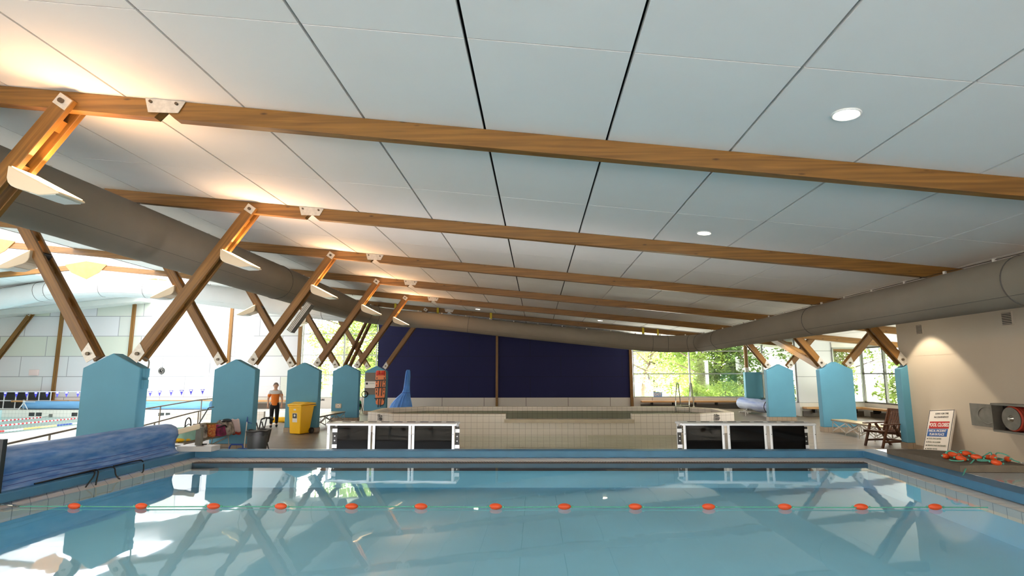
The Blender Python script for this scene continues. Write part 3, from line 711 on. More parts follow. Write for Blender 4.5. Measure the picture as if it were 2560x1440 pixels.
RL = ['', 'rear', 'overhead', 'big timber rafter closest to the camera, met by the strut with the biggest uplight', 'timber rafter over the strut of the pier behind the cover roll',
      'timber rafter over the strut with the grey ribbed box', 'timber rafter over the strut of the pier behind the yellow bin',
      'timber rafter over the strut of the pier with the thermometer box', 'last timber rafter, just before the navy wall']
for i, f in enumerate(FR):
    if i < 1: continue
    lab = RL[i] if i > 2 else ('timber rafter high behind the camera' if i == 1 else 'timber rafter passing right above the camera')
    rafter(f, lab, i)

# ------------------------------------------------------------------ fabric air ducts
def duct(name, label, pts, radii, m, clip_every, seams, side=1, cable=True):
    P = smooth_path(pts, 5); rr = []
    for i in range(len(radii)-1):
        for j in range(5): rr.append(radii[i] + (radii[i+1]-radii[i])*j/5)
    rr.append(radii[-1])
    t = thing(name, label, 'air duct')
    MB().tube(P, rr, 28, caps=True).build('duct_sleeve', m, t, smooth=True)
    up = Vector((0, 0, 1))
    acc = 0.0; clips = 0
    tops = [P[i] + up*(rr[i]+.035) for i in range(len(P))]
    if cable: MB().tube(tops, .006, 5).build('suspension_cable', M['wire'], t)
    for i in range(1, len(P)):
        a, c = P[i-1], P[i]; L = (c-a).length; s = clip_every - acc
        while s <= L and clips < 60:
            u = s/L; q = a.lerp(c, u); r = rr[i-1]+(rr[i]-rr[i-1])*u
            MB().box((q.x-.022, q.y-.022, q.z+r-.012), (q.x+.022, q.y+.022, q.z+r+.055)).build('hanger_clip', M['white_plastic'], t)
            clips += 1; s += clip_every
        acc = L - (s - clip_every)
    stitch = [P[i] + (Vector((0, 0, -1))*.62 + (P[min(i+1, len(P)-1)]-P[max(i-1, 0)]).cross(Vector((0, 0, 1))).normalized()*side*.78)*rr[i] for i in range(len(P))]
    MB().tube(stitch, .004, 5).build('stitch_line', M['seam'], t)
    for k in seams:
        q, r = P[k], rr[k]; d = (P[min(k+1, len(P)-1)]-P[max(k-1, 0)]).normalized()
        e = d.cross(up).normalized(); f = e.cross(d)
        MB().tube([q + (e*math.cos(2*math.pi*j/32)+f*math.sin(2*math.pi*j/32))*(r+.002) for j in range(32)], .010, 6, closed=True).build('seam_band', M['seam'], t)
    return t, P, rr
dl, PLd, RLd = duct('air_duct', 'long grey fabric air duct looping round under the white ceiling',
     [(-8.1, -4, 4.85), (-8.1, 2, 4.85), (-8.1, 7, 4.85), (-8.1, 12, 4.85), (-8.1, 17, 4.84), (-8.1, 21.5, 4.82), (-8.08, 24.6, 4.79), (-7.7, 25.9, 4.74), (-6.6, 26.45, 4.62),
      (-4.5, 26.55, 4.44), (-1.0, 26.65, 4.04), (3.0, 26.75, 3.63), (5.4, 26.8, 3.40), (6.9, 26.55, 3.36), (7.5, 25.6, 3.38), (7.58, 23, 3.40), (7.6, 18, 3.42), (7.6, 12, 3.42), (7.6, 7, 3.42), (7.6, 2, 3.42), (7.6, -4, 3.42)],
     [.54, .54, .54, .54, .53, .50, .45, .42, .40, .38, .37, .385, .39, .39, .39, .39, .395, .40, .40, .40, .40], M['duct'], 1.15, [20, 33, 36, 47, 60, 62, 66, 69, 74, 82, 88])
# wire pairs that hang the duct from the rafters
for f in FR[3:]:
    for x, z0 in ((-8.1, 5.39), (7.6, 3.83)):
        y = fy(f, x)+.13
        MB().tube([(x-.05, y, zc(x)-.2), (x, y+.02, z0+.03), (x+.05, y, zc(x)-.2)], .007, 5).build('hanging_wire', M['wire'], dl)
duct('air_duct', 'pale fabric air duct crossing the hall under its ridge and roof light',
     [(-32.6, 26.2, 4.95), (-29, 26.2, 5.33), (-26.3, 26.2, 5.63), (-24.2, 26.2, 5.98), (-23.3, 26.2, 6.06), (-21.2, 26.2, 6.13), (-20.6, 26.2, 6.13), (-18.3, 26.25, 6.05), (-15.5, 26.3, 5.74), (-12, 26.3, 5.26), (-10.0, 26.25, 5.0), (-8.7, 25.9, 4.83)],
     [.50, .50, .50, .47, .45, .42, .42, .46, .50, .50, .48, .44], M['duct_pale'], 1.3, [15, 18, 26, 34, 43, 50])
# pale bulkhead that follows the gable at the far wall of the hall
b = MB()
def bulk(x0, x1):
    a, c = fy(WALLF, x0), fy(WALLF, x1)
    b.hexa([(x0, a-.9, zc(x0)-.32), (x1, c-.9, zc(x1)-.32), (x1, c, zc(x1)-.32), (x0, a, zc(x0)-.32), (x0, a-.9, zc(x0)-.01), (x1, c-.9, zc(x1)-.01), (x1, c, zc(x1)-.01), (x0, a, zc(x0)-.01)])
bulk(XHALL, SKY1); struct(b.build('trim_7', M['wall_white']))

# ------------------------------------------------------------------ wedge uplights on the struts
def uplight_proto():
    t = thing('uplight', 'x', 'uplight')
    prof = [(0, 0), (0, -.15), (.02, -.21), (.06, -.25), (.12, -.28), (.42, -.37), (.67, -.36), (.66, -.335)]
    b = MB(); b.prism(prof, 'y', -.2, .2); b.build('lamp_housing', M['cream_metal'], t, bevel=0.012)
    MB().prism([(.03, -.010), (.03, -.004), (.64, -.318), (.63, -.329)], 'y', -.18, .18).build('glowing_lens', M['lamp_glow'], t)
    MB().prism([(.30, -.33), (.30, -.342), (.41, -.374), (.62, -.372), (.62, -.355)], 'y', -.185, .185).build('lower_lens', M['lens'], t)
    MB().box((-.18, -.09, -.17), (.03, .09, -.03)).build('mounting_bracket', M['black'], t)
    MB().cyl((-.16, -.10, -.10), (-.16, .10, -.10), .05, n=12).build('pivot', M['black'], t)
    return t
up0 = uplight_proto(); first = True
UPR = ['big lit uplight on the corner strut, closest to the camera', 'lit uplight on the long strut from the pier behind the cover roll', 'uplight above the grey ribbed box on its strut',
       'uplight on the strut from the pier behind the yellow bin', 'small uplight in front of the navy wall top']
UPL = ['', 'uplight on the hall side strut of the pier behind the cover roll', 'uplight on the hall side strut of the pier with the bags', 'uplight on the hall side strut behind the yellow bin pier', 'small uplight on the hall side strut of the pier with the thermometer box']
for i in range(5):
    for side in (0, 1):
        if side and i == 0: continue
        f = LF[i]
        if side == 0:
            loc = (-6.24, fy(f, -6.2)+.135, 4.45); rz = 0; lab = UPR[i]
        else:
            loc = (-10.02, fy(f, -10)+.135, 4.44); rz = R(180); lab = UPL[i]
        if first: o = up0; o.location = loc; o.matrix_basis = Matrix.Translation(Vector(loc)); o['label'] = lab; o['group'] = 'wedge uplights on the struts'; first = False
        else: o = dup(up0, loc, rz, lab, 'wedge uplights on the struts')
        sg = 1 if side == 0 else -1
        on = (side == 0)
        lamp('AREA', 'uplight_bulb', (loc[0]+sg*.42, loc[1], loc[2]-.06), (0, R(180+40*sg), 0), 46 if on else 14, (1.0, 0.55, 0.28), shape='RECTANGLE', size=.55, size_y=.4)
# ribbed box mounted under the strut of the pier with the bags
t = thing('ribbed_heater', 'grey ribbed box fixed under a strut above the bags, below its uplight', 'heater')
a = math.atan2(3.04, 2.09)
t.matrix_basis = Matrix.Translation(Vector((-6.95, fy(LF[2], -6.9)+.0, 3.30))) @ Matrix.Rotation(-a, 4, 'Y')
b = MB(); b.box((-.02, -.05, -.30), (.92, .20, -.15)); b.build('heater_body', M['zinc'], t, bevel=.01)
for z in (-.285, -.245, -.205, -.165): MB().box((.0, -.065, z-.008), (.90, -.05, z+.008)).build('rib', M['steel'], t)
for x in (.2, .68): MB().box((x, .02, -.16), (x+.05, .12, -.09)).build('mounting_foot', M['steel'], t)

# ------------------------------------------------------------------ recessed downlights
def down_proto():
    t = thing('downlight', 'x', 'downlight')
    MB().tube([(0.125*math.cos(2*math.pi*k/28), .125*math.sin(2*math.pi*k/28), 0) for k in range(28)], .012, 8, closed=True).build('trim_ring', M['white_metal'], t)
    MB().cyl((0, 0, .004), (0, 0, -.004), .115, n=28).build('glowing_disc', M['down_glow'], t)
    return t
d0 = None
for x, y, lab in ((3.11, 5.45, 'round recessed downlight, the biggest, in the ceiling panel before the front rafter'), (3.10, 10.27, 'round recessed downlight in the ceiling between the first two rafters'),
                  (-2.9, 27.6, 'tiny recessed downlight far off, above the middle post of the navy wall'), (3.1, 27.6, 'tiny recessed downlight far off, above the end of the navy wall'), (9.2, 14.9, 'downlight close beside the cream wall, hidden behind the duct')):
    loc = (x, y, zc(x)-.006); rt = (0, math.atan(.1), 0)
    if d0 is None: d0 = thing('tmp', 'x', 'downlight'); bpy.data.objects.remove(d0); d0 = down_proto(); o = d0; o['label'] = lab; o['group'] = 'recessed downlights'
    else: o = dup(d0, loc, 0, lab, 'recessed downlights')
    o.location = loc; o.rotation_euler = rt
    if x < 9: lamp('SPOT', 'downlight_bulb', (x, y, zc(x)-.04), (0, 0, 0), 60, (1, .93, .82), spot_size=R(110), spot_blend=.6, shadow_soft_size=.1)
for y in (18.9, 23.3):  # extra downlights out of sight, added to brighten the piers by the annex
    o = dup(d0, (9.15, y, zc(9.15)-.006), 0, ('added downlight brightening the pier by the slatted bench, unseen behind the duct' if y < 20 else 'added downlight brightening the pier by the striped cover roll, unseen behind the duct'), 'recessed downlights'); o.rotation_euler = (0, math.atan(.1), 0)
    lamp('SPOT', 'downlight_bulb', (9.15, y, zc(9.15)-.04), (0, 0, 0), 560, (1, .95, .88), spot_size=R(140), spot_blend=.5, shadow_soft_size=.1)
lamp('SPOT', 'downlight_bulb', (9.22, 14.93, 3.86), (0, 0, 0), 300, (1, .84, .62), spot_size=R(86), spot_blend=.22, shadow_soft_size=.04)

# yellow straps holding the duct to the last rafter
for i, (x, lab) in enumerate(((-7.3, 'yellow strap on the last rafter beside the navy wall corner strut'), (-5.1, 'yellow strap on the last rafter above the tarpaulin shape'), (-2.35, 'yellow strap hanging above the middle post of the navy wall'), (5.45, 'bigger yellow strap at the garden window end of the navy wall'), (6.2, 'smaller yellow strap at the garden window end of the navy wall'))):
    y = fy(FR[8], x) - .06
    s = .7 if i == 4 else 1
    t = thing('yellow_strap', lab, 'strap', (x, y, zc(x)), 0, 'yellow straps on the last rafter')
    MB().box((-.055*s, 0, -.34), (.055*s, .02, .0)).build('webbing', M['yellow_strap'], t)
    MB().box((-.065*s, -.005, -.36), (.065*s, .03, -.32)).build('buckle', M['steel'], t)

# ------------------------------------------------------------------ float line across the learner pool
t = thing('float_line', 'teal rope with orange floats stretched across the blue learner pool', 'float line', (0, 7.1, ZW+.005))
fx = [-5.50, -4.70, -3.84, -3.04, -2.20, -1.38, -.50, .31, 1.14, 2.0, 2.89, 3.78, 4.64]
ly = lambda x: 6.74 + (x+6.25)*0.034 - 7.1
MB().tube([(x, ly(x)+.01*math.sin(x*3), 0.012) for x in [-6.15+i*.2 for i in range(58)]], .0065, 6).build('rope', M['teal_rope'], t)
for i, x in enumerate(fx):
    rz = random.uniform(-.12, .12)
    f = MB().sph((0, 0, 0), (.078, .036, .036), 16, 10).build('float', M['orange_float'], t, smooth=True); f.location = (x, ly(x), .018); f.rotation_euler = (0, 0, rz)
    for s in (-1, 1): MB().sph((s*.092, 0, -.002), (.016, .014, .014), 8, 6).build('knot', M['teal_rope'], f, smooth=True)
MB().tube([(-6.40, ly(-6.4), .02), (-6.33, ly(-6.33)-.01, .035), (-6.24, ly(-6.24), .02), (-6.30, ly(-6.3)+.015, .03), (-6.16, ly(-6.16), .014)], .012, 8).build('hook', M['chrome'], t, smooth=True)

# ------------------------------------------------------------------ pool cover on its reel beside the learner pool
t = thing('pool_cover_roll', 'long blue pool cover rolled on a reel along the learner pool edge', 'pool cover', (-6.75, 8.5, ZC_))
prof = [(-6.515, .592), (-6.545, .62), (-6.575, .68), (-6.595, .75), (-6.585, .83), (-6.56, .90), (-6.565, .97), (-6.61, 1.04), (-6.69, 1.085), (-6.79, 1.10), (-6.90, 1.07), (-6.99, .99), (-7.03, .88), (-7.01, .77), (-6.95, .68), (-6.88, .62)]
rows = []
for k in range(37):
    y = 6.84 + (10.30-6.84)*k/36; w = 1 - .0
    rows.append([(x + .012*math.sin(y*2.1+i*.9) + .006*math.sin(y*7+i), y, z + (.010*math.sin(y*1.7+i*.5) if 1 < i < 14 else 0)) for i, (x, z) in enumerate(prof)])
MB().sheet(rows).build('cover_sheet', M['cover'], t, smooth=True, world=True, solid=.012)
for k, (x, z) in enumerate(((-6.555, .64), (-6.585, .70), (-6.6, .76))):
    MB().tube([(x+.024, 6.9+i*.35, z+.012*math.sin(i*.9)) for i in range(10)], .004, 5).build('fold_line', M['blue_plastic'], t, world=True)
e = MB(); e.cyl((-6.79, 10.24, .86), (-6.79, 10.30, .86), .2, n=24); e.build('roll_end', M['cover'], t, world=True)
MB().obox((-6.76, 10.2, .90), (-6.28, 10.5, 1.04), .09, .09).build('axle_beam', M['cream_metal'], t, world=True, bevel=.01)
MB().box((-6.33, 10.46, .70), (-6.23, 10.54, 1.02)).build('reel_post', M['zinc'], t, world=True)
MB().box((-6.66, 10.44, ZC_), (-6.0, 10.74, .68)).build('reel_foot', M['white_metal'], t, world=True, bevel=.008)
MB().box((-7.45, 6.74, ZC_), (-6.46, 6.80, 1.22)).build('end_plate', M['dark_steel'], t, world=True)
tag(MB().tube(smooth_path([(-6.36, 10.56, .715), (-6.30, 10.50, .725), (-6.22, 10.55, .70), (-6.30, 10.6, .72), (-6.40, 10.62, .69), (-6.20, 10.63, .70)], 4), .014, 6).build('goggles', M['black'], None, smooth=True, origin=(-6.3, 10.55, .69)), 'dark swimming goggles lying on the white foot of the cover reel', 'goggles')
def cordpath(name, pts, r, m, lab, cat='cord'):
    p = smooth_path(pts, 6)
    return tag(MB().tube(p, r, 7).build(name, m, None, smooth=True, origin=pts[0]), lab, cat)
cordpath('tie_cord', [(-6.50, 7.3, .60), (-6.50, 8.05, .605), (-6.44, 8.2, .615), (-6.36, 8.12, .56), (-6.32, 7.95, .45), (-6.30, 7.9, .40)], .010, M['black'], 'black tie cord dropping straight off the cover edge into the pool')
cordpath('tie_cord', [(-6.50, 8.0, .606), (-6.46, 8.25, .62), (-6.38, 8.22, .60), (-6.32, 8.13, .50), (-6.29, 8.08, .40)], .010, M['black'], 'black tie cord looping beside the straight one')
cordpath('tie_cord', [(-6.50, 8.1, .604), (-6.47, 8.5, .612), (-6.40, 8.56, .60), (-6.33, 8.52, .50), (-6.27, 8.56, .42), (-6.24, 8.64, .40)], .010, M['black'], 'black tie cord running slanting down the white waterline tiles')
cordpath('tie_cord', [(-6.52, 8.7, .604), (-6.50, 9.15, .612), (-6.43, 9.22, .60), (-6.33, 9.12, .47), (-6.31, 9.0, .41)], .010, M['black'], 'black tie cord hooked over the edge under the far end of the cover')

# ------------------------------------------------------------------ foam mat with the heaped float line
t = thing('foam_mat', 'thick dark grey foam mat lying on the blue pool deck', 'mat', (6.6, 9.5, ZC_))
b = MB(); cs = [(6.10, 8.72), (7.08, 8.70), (7.16, 10.35), (6.20, 10.62)]
nu, nv = 14, 18
def mp_(u, v, z):
    a = Vector(cs[0]).lerp(Vector(cs[1]), u); c = Vector(cs[3]).lerp(Vector(cs[2]), u); p = a.lerp(c, v)
    return (p.x, p.y, z)
top = [[mp_(i/nu, j/nv, ZC_+.09+.014*math.sin(3*i/nu)+.012*math.sin(5*j/nv)) for i in range(nu+1)] for j in range(nv+1)]
bt = [[(x, y, ZC_+.001) for x, y, z in r_] for r_ in top]
b.sheet(top); b.sheet([r_[::-1] for r_ in bt])
b.sheet([top[0][::-1], bt[0][::-1]]); b.sheet([top[-1], bt[-1]]); b.sheet([[r_[0] for r_ in top], [r_[0] for r_ in bt]]); b.sheet([[r_[-1] for r_ in top][::-1], [r_[-1] for r_ in bt][::-1]])
b.build('mat_body', M['mat_foam'], t, smooth=True, world=True)
t = thing('float_line', 'tangled teal rope with orange floats heaped on the dark foam mat', 'float line', (6.5, 8.95, .69))
zt = .70
fl = [(6.28, 9.25, .0, .4), (6.34, 9.02, .0, -.3), (6.42, 9.16, .02, .9), (6.50, 9.12, .06, .1), (6.52, 8.96, .03, -.5), (6.70, 9.2, .0, .2), (6.72, 8.98, .02, .3), (6.66, 8.82, .04, 1.2), (6.60, 8.70, -.01, -.15), (6.80, 9.0, .03, 1.0), (6.98, 8.98, .0, 1.3), (6.36, 9.2, .03, -.8)]
for x, y, dz, rz in fl:
    f = MB().sph((0, 0, 0), (.072, .04, .04), 16, 10).build('float', M['orange_float'], t, smooth=True); f.location = (x-6.5, y-8.95, .045+dz); f.rotation_euler = (0, .15, rz)
    for s in (-1, 1): MB().sph((s*.085, 0, 0), .014, 8, 6).build('knot', M['teal_rope'], f, smooth=True)
pts = [(6.24, 9.12, .01), (6.22, 9.02, .012), (6.34, 8.98, .02), (6.42, 9.1, .06), (6.34, 9.22, .13), (6.28, 9.25, .08), (6.42, 9.2, .06), (6.5, 9.24, .13), (6.58, 9.1, .12), (6.58, 9.0, .05), (6.52, 8.9, .05), (6.66, 9.05, .05), (6.74, 8.98, .14), (6.70, 8.9, .10), (6.64, 8.84, .05), (6.54, 8.76, .05), (6.46, 8.84, .04), (6.52, 8.92, .05), (6.62, 8.84, .045), (6.76, 8.86, .04), (6.86, 8.9, .05), (6.82, 9.02, .06), (6.74, 8.84, .05), (6.68, 8.74, .02), (6.80, 8.96, .06), (6.90, 9.06, .12), (6.99, 9.0, .10), (7.0, 8.9, .04), (7.04, 8.84, .02)]
MB().tube([(x-6.5, y-8.95, z) for x, y, z in smooth_path(pts, 5)], .009, 7).build('rope', M['teal_rope'], t, smooth=True)
pts = [(6.47, 8.94, .04), (6.36, 8.86, .0), (6.20, 8.74, -.05), (6.06, 8.6, -.1), (5.93, 8.45, -.11), (5.86, 8.38, -.16), (5.83, 8.32, -.26), (5.80, 8.30, -.292)]
MB().tube([(x-6.5, y-8.95, z) for x, y, z in smooth_path(pts, 5)], .009, 7).build('loose_end', M['teal_rope'], t, smooth=True)
MB().tube([(7.05-6.5+.025*math.cos(k*.63), 8.82-8.95+.05*math.sin(k*.63), .015) for k in range(10)], .005, 6, closed=True).build('snap_hook', M['chrome'], t, smooth=True)
tag(MB().tube(smooth_path([(5.78, 8.2, .405), (5.74, 8.1, .408), (5.82, 8.12, .407), (5.70, 8.28, .406), (5.80, 8.34, .41)], 5), .014, 7).build('rope_tuft', M['green_hose'], None, smooth=True, origin=(5.78, 8.2, .405)), 'frayed green rope tuft floating at the waterline tiles below the mat', 'rope')

# ------------------------------------------------------------------ white framed black boom panels
def boom(loc, label, mirror=False, W=2.62, H=1.02):
    t = thing('boom_section', label, 'boom panel', loc, 0, 'white framed black boom panels')
    s = -1 if mirror else 1
    X = lambda u: (W-u if mirror else u)
    D = .46; r = .026
    def bar(p, q, nm='frame_bar', rr=r): MB().tube([(X(p[0]), p[1], p[2]), (X(q[0]), q[1], q[2])], rr, 12).build(nm, M['white_metal'], t, smooth=True)
    bar((0, 0, H-.03), (W, 0, H-.03)); bar((0, D, H-.03), (W, D, H-.03)); bar((0, 0, H-.03), (0, D, H-.03)); bar((W, 0, H-.03), (W, D, H-.03))
    bar((0, 0, .03), (W, 0, .03)); bar((0, D, .03), (W, D, .03))
    posts = [(.03, 0), (.87, 0), (.96, 0), (1.69, 0), (1.76, 0), (W-.05, 0), (.03, D), (W-.03, D)]
    if mirror: posts = [(.02, 0), (.87, 0), (.98, 0), (1.70, 0), (1.81, 0), (W-.05, 0), (.03, D), (W-.03, D)]
    for u, y in posts:
        bar((u, y, 0), (u, y, H-.03), 'post')
        for z in (.12, .80): MB().cyl((X(u), y-.03, z), (X(u), y-.02, z), .008, n=8).build('screw', M['black'], t) if y == 0 else None
    cells = [(.2, .87), (.96, 1.69), (1.76, W-.06)] if not mirror else [(.2, .87), (.98, 1.70), (1.81, W-.06)]
    for a, c in cells:
        MB().box((X(a), .03, .05), (X(c), .045, H-.06)).build('black_sheet', M['panel_black'], t)
    # slotted deck across the top
    MB().box((.05, .07, H-.022), (W-.05, D-.05, H-.010)).build('top_deck', M['white_metal'], t)
    k = 0
    for i in range(9):
        a = .2 + i*.272; MB().box((a, .30, H-.012), (a+.17, .36, H-.002)).build('slot', M['black'], t)
    # perforated black end strip with white keepers
    for u in ((.09, .18) if not mirror else (W-.20, W-.12)), ((W-.02, W+.06) if not mirror else (-.0, -.07)):
        e = MB().box((X(u[0]) if not mirror else u[0], .08, .03), (X(u[1]) if not mirror else u[1], .11, H-.08)).build('end_strip', M['black'], t)
        c = ((X(u[0])+X(u[1]))/2) if not mirror else (u[0]+u[1])/2
        for z in (.25, .55, .86): MB().box((c-.05, .065, z-.035), (c+.05, .08, z+.035)).build('keeper', M['white_metal'], e)
        for z in (.16, .36, .45, .66, .75): MB().cyl((c, .066, z), (c, .08, z), .013, n=10).build('rivet', M['white_metal'], e)
    return t
boom((-4.26, 11.55, 0), 'black boom panel in a white frame behind the pool edge, by the yellow bin side')
boom((2.90, 11.75, 0), 'black boom panel in a white frame behind the pool edge, by the wooden chair side', mirror=True)

# ------------------------------------------------------------------ bins, broom, benches, bags
t = thing('wheelie_bin', 'yellow wheelie bin with a picture sticker beside a blue pier', 'bin', (-8.12, 19.0, 0), R(-20))
def frus(b, w0, d0, w1, d1, z0, z1, y0=0, y1=0):
    return b.hexa([(-w0/2, y0, z0), (w0/2, y0, z0), (w0/2, y0+d0, z0), (-w0/2, y0+d0, z0), (-w1/2, y1, z1), (w1/2, y1, z1), (w1/2, y1+d1, z1), (-w1/2, y1+d1, z1)])
b = MB(); frus(b, .44, .44, .55, .62, .02, .93, .02, -.04); b.build('bin_body', M['yellow'], t, bevel=.02)
b = MB(); frus(b, .60, .70, .58, .66, .91, .955, -.07, -.05); b.build('bin_rim', M['yellow'], t, bevel=.01)
b = MB(); b.prism([(-.09, .955), (.64, .985), (.64, 1.02), (.25, 1.06), (-.09, .985)], 'x', -.30, .30); b.build('bin_lid', M['yellow'], t, bevel=.012)
MB().cyl((-.28, .66, .93), (.28, .66, .93), .018, n=10).build('handle_bar', M['yellow'], t, smooth=True)
for s in (-1, 1):
    w = MB().cyl((s*.24, .50, .10), (s*.30, .50, .10), .10, n=22).build('wheel', M['rubber'], t, smooth=True)
    MB().cyl((s*.301, .50, .10), (s*.305, .50, .10), .04, n=14).build('hub', M['bin_grey'], w)
def sticker(z0, z1, x0, x1, m, nm, par=None, d=.004):
    y = lambda z: .02 + (-.06)*(z-.02)/.91
    b = MB(); b.hexa([(x0, y(z0)-d, z0), (x1, y(z0)-d, z0), (x1, y(z0), z0), (x0, y(z0), z0), (x0, y(z1)-d, z1), (x1, y(z1)-d, z1), (x1, y(z1), z1), (x0, y(z1), z1)])
    return b.build(nm, m, par or t)
st = sticker(.40, .70, -.10, .10, M['sign_white'], 'sticker'); sticker(.53, .69, -.09, .09, M['bin_grey'], 'sticker_picture', st, .007)
y_ = .02-.06*(.62)/.91
MB().sph((0, y_-.008, .62), (.04, .004, .04), 14, 8).build('sticker_figure', M['white_plastic'], st)
sticker(.79, .84, -.05, .05, M['sign_white'], 'white_tag')

t = thing('waste_bin', 'dark grey tapered waste bin with a bag over its rim, behind the pool edge', 'bin', (-6.38, 12.95, 0))
MB().tube([(0, 0, 0), (0, 0, .02), (0, 0, .72)], [.17, .18, .235], 30, caps=True).build('bin_body', M['bin_grey'], t, smooth=True)
rim = []
for k in range(40):
    a = 2*math.pi*k/40; rim.append((.238*math.cos(a), .238*math.sin(a), .715+.012*math.sin(5*a)))
MB().tube(rim, .018, 8, closed=True).build('bin_bag_rim', M['black'], t, smooth=True)
MB().sheet([[(.245*math.cos(2*math.pi*k/40), .245*math.sin(2*math.pi*k/40), .72) for k in range(40)], [(.243*math.cos(2*math.pi*k/40), .243*math.sin(2*math.pi*k/40), .63+.02*math.sin(k*1.7)) for k in range(40)]], closed=True).build('bin_bag', M['black'], t, smooth=True)
t = thing('pushchair', 'black folded pushchair frame standing beside the dark waste bin', 'pushchair', (-6.98, 14.1, 0))
for a, c in (((-.05, 0, .06), (.10, 0, .88)), ((.22, 0, .06), (-.02, 0, .80)), ((-.05, .28, .06), (.10, .28, .88)), ((.22, .28, .06), (-.02, .28, .80))): MB().cyl(a, c, .016, n=8).build('frame_tube', M['black'], t)
MB().tube(smooth_path([(.10, 0, .88), (.22, .02, .92), (.34, .14, .86), (.22, .26, .92), (.10, .28, .88)], 4), .018, 8).build('push_handle', M['black'], t, smooth=True)
MB().prism([(-.02, .35), (.2, .30), (.26, .62), (.02, .66)], 'y', .03, .25).build('seat_cloth', M['black'], t)
for x, y in ((-.05, 0), (.22, 0), (-.05, .28), (.22, .28)): MB().cyl((x, y-.03, .06), (x, y+.0, .06), .06, n=14).build('wheel', M['rubber'], t)

t = thing('broom', 'white poled broom with blue grip and blue head leaning on a pier', 'broom', (-7.53, 14.6, 0))
MB().cyl((0, 0, .1), (-.175, .40, .74), .014, n=10).build('pole', M['white_plastic'], t, smooth=True)
MB().cyl((-.175, .40, .74), (-.208, .475, .87), .018, .008, n=10).build('grip', M['blue_plastic'], t, smooth=True)
MB().cyl((-.17, .40, .735), (-.04, .40, .705), .012, .008, n=8).build('hook_arm', M['blue_plastic'], t)
MB().box((-.15, -.06, .05), (.15, .05, .12)).build('broom_head', M['blue_plastic'], t, bevel=.012)
MB().box((-.14, -.05, 0), (.14, .04, .05)).build('bristles', M['black'], t)
t = thing('dustpan', 'blue dustpan with raised rim set before the broom behind the pool edge', 'dustpan', (-7.42, 14.0, 0))
MB().box((-.17, 0, 0), (.17, .26, .02)).build('pan', M['black'], t)
MB().tube([(-.17, 0, .02), (-.17, .0, .22), (-.14, .02, .28), (.14, .02, .28), (.17, 0, .22), (.17, 0, .02)], .02, 8).build('pan_rim', M['blue_plastic'], t, smooth=True)

def xbench(label, loc, rz, L, w, h, m=None, frames=3, grp='slatted folding benches'):
    """bench along local Y from 0 to L"""
    t = thing('folding_bench', label, 'bench', loc, rz, grp); m = m or M['bench_wood']
    for k in range(4):
        x = -w/2 + w*(k+.5)/4; o = MB().box((0, -w/8+.008, 0), (L, w/8-.008, .025)).build('seat_slat', m, t, bevel=.004); o.location = (x, 0, h-.025); o.rotation_euler = (0, 0, R(90))
    for s in (-1, 1): MB().box((s*w/2-.012, 0, h-.055), (s*w/2+.012, L, h-.015)).build('edge_rail', M['rail'], t)
    for i in range(frames):
        y = .06 + (L-.12)*i/(frames-1)
        for s in (-1, 1): MB().cyl((s*(w/2-.02), y, h-.05), (s*(w/2+.02), y, 0), .011, n=8).build('leg', M['rail'], t)
        if i < frames-1:
            y2 = .06 + (L-.12)*(i+1)/(frames-1)
            for s in (-1, 1):
                MB().obox((s*(w/2-.015), y, .08), (s*(w/2-.015), y2, h-.08), .01, .035).build('cross_brace', M['steel'], t)
                MB().obox((s*(w/2-.005), y, h-.08), (s*(w/2-.005), y2, .08), .01, .035).build('cross_brace', M['steel'], t)
    return t
xbench('short slatted bench heaped with bags beside a blue pier', (-8.36, 13.0, 0), 0, 2.0, .46, .45, wood('brown_bench', (112, 84, 46), (140, 112, 66)), 2)
xbench('slatted folding bench between the yellow bin pier and the thermometer pier', (-8.35, 20.5, 0), 0, 3.3, .6, .45, frames=4)
xbench('long slatted folding bench behind the wooden chair', (10.22, 16.7, 0), R(0), 3.35, .5, .46, frames=5)

# things on and under the bags bench
def bag(name, label, cat, loc, size, m, grp=None, pinch=.75, rz=0):
    t = thing(name, label, cat, loc, rz, grp); w, d, h = size; rows = []
    for j in range(9):
        u = j/8; s = (1 - (1-pinch)*u**2) * (1 if u < .9 else .9); q = []
        for k in range(24):
            a = 2*math.pi*k/24; ca, sa = math.cos(a), math.sin(a)
            e = .45
            q.append((math.copysign(abs(ca)**e, ca)*w/2*s*(1+.04*math.sin(5*a+j)), math.copysign(abs(sa)**e, sa)*d/2*s*(1+.05*math.sin(3*a+j*1.3)), h*u + .01*math.sin(4*a)))
        rows.append(q)
    b = MB(); b.sheet(rows, closed=True); b.poly(rows[0][::-1]); b.poly(rows[-1]); b.build('bag_body', m, t, smooth=True); return t
def strap(t, pts, r, m, nm='strap'): MB().tube(smooth_path(pts, 5), r, 8).build(nm, m, t, smooth=True)
t = bag('tote_bag', 'mint green tote bag with dark straps on the bags bench', 'bag', (-8.34, 13.35, .45), (.36, .62, .30), M['mint'], 'bags on the bench')
strap(t, [(.05, -.1, .29), (.05, -.08, .46), (.05, .02, .52), (.05, .1, .46), (.05, .14, .29)], .014, M['black']); strap(t, [(-.05, .02, .29), (-.05, .2, .36), (-.05, .3, .3)], .010, M['black'])
t = bag('shoulder_bag', 'dark floral shoulder bag with an upright grey strap on the bench', 'bag', (-8.30, 13.85, .45), (.36, .26, .34), M['floral'], 'bags on the bench')
MB().obox((.02, -.08, .33), (.16, .05, .72), .05, .02).build('strap', M['bin_grey'], t); MB().obox((.16, .05, .72), (.24, .14, .74), .05, .02).build('strap', M['bin_grey'], t)
t = bag('woven_bag', 'red and gold woven bag standing on the bench by the pier', 'bag', (-8.24, 14.13, .45), (.34, .20, .33), M['redgold'], 'bags on the bench', .96)
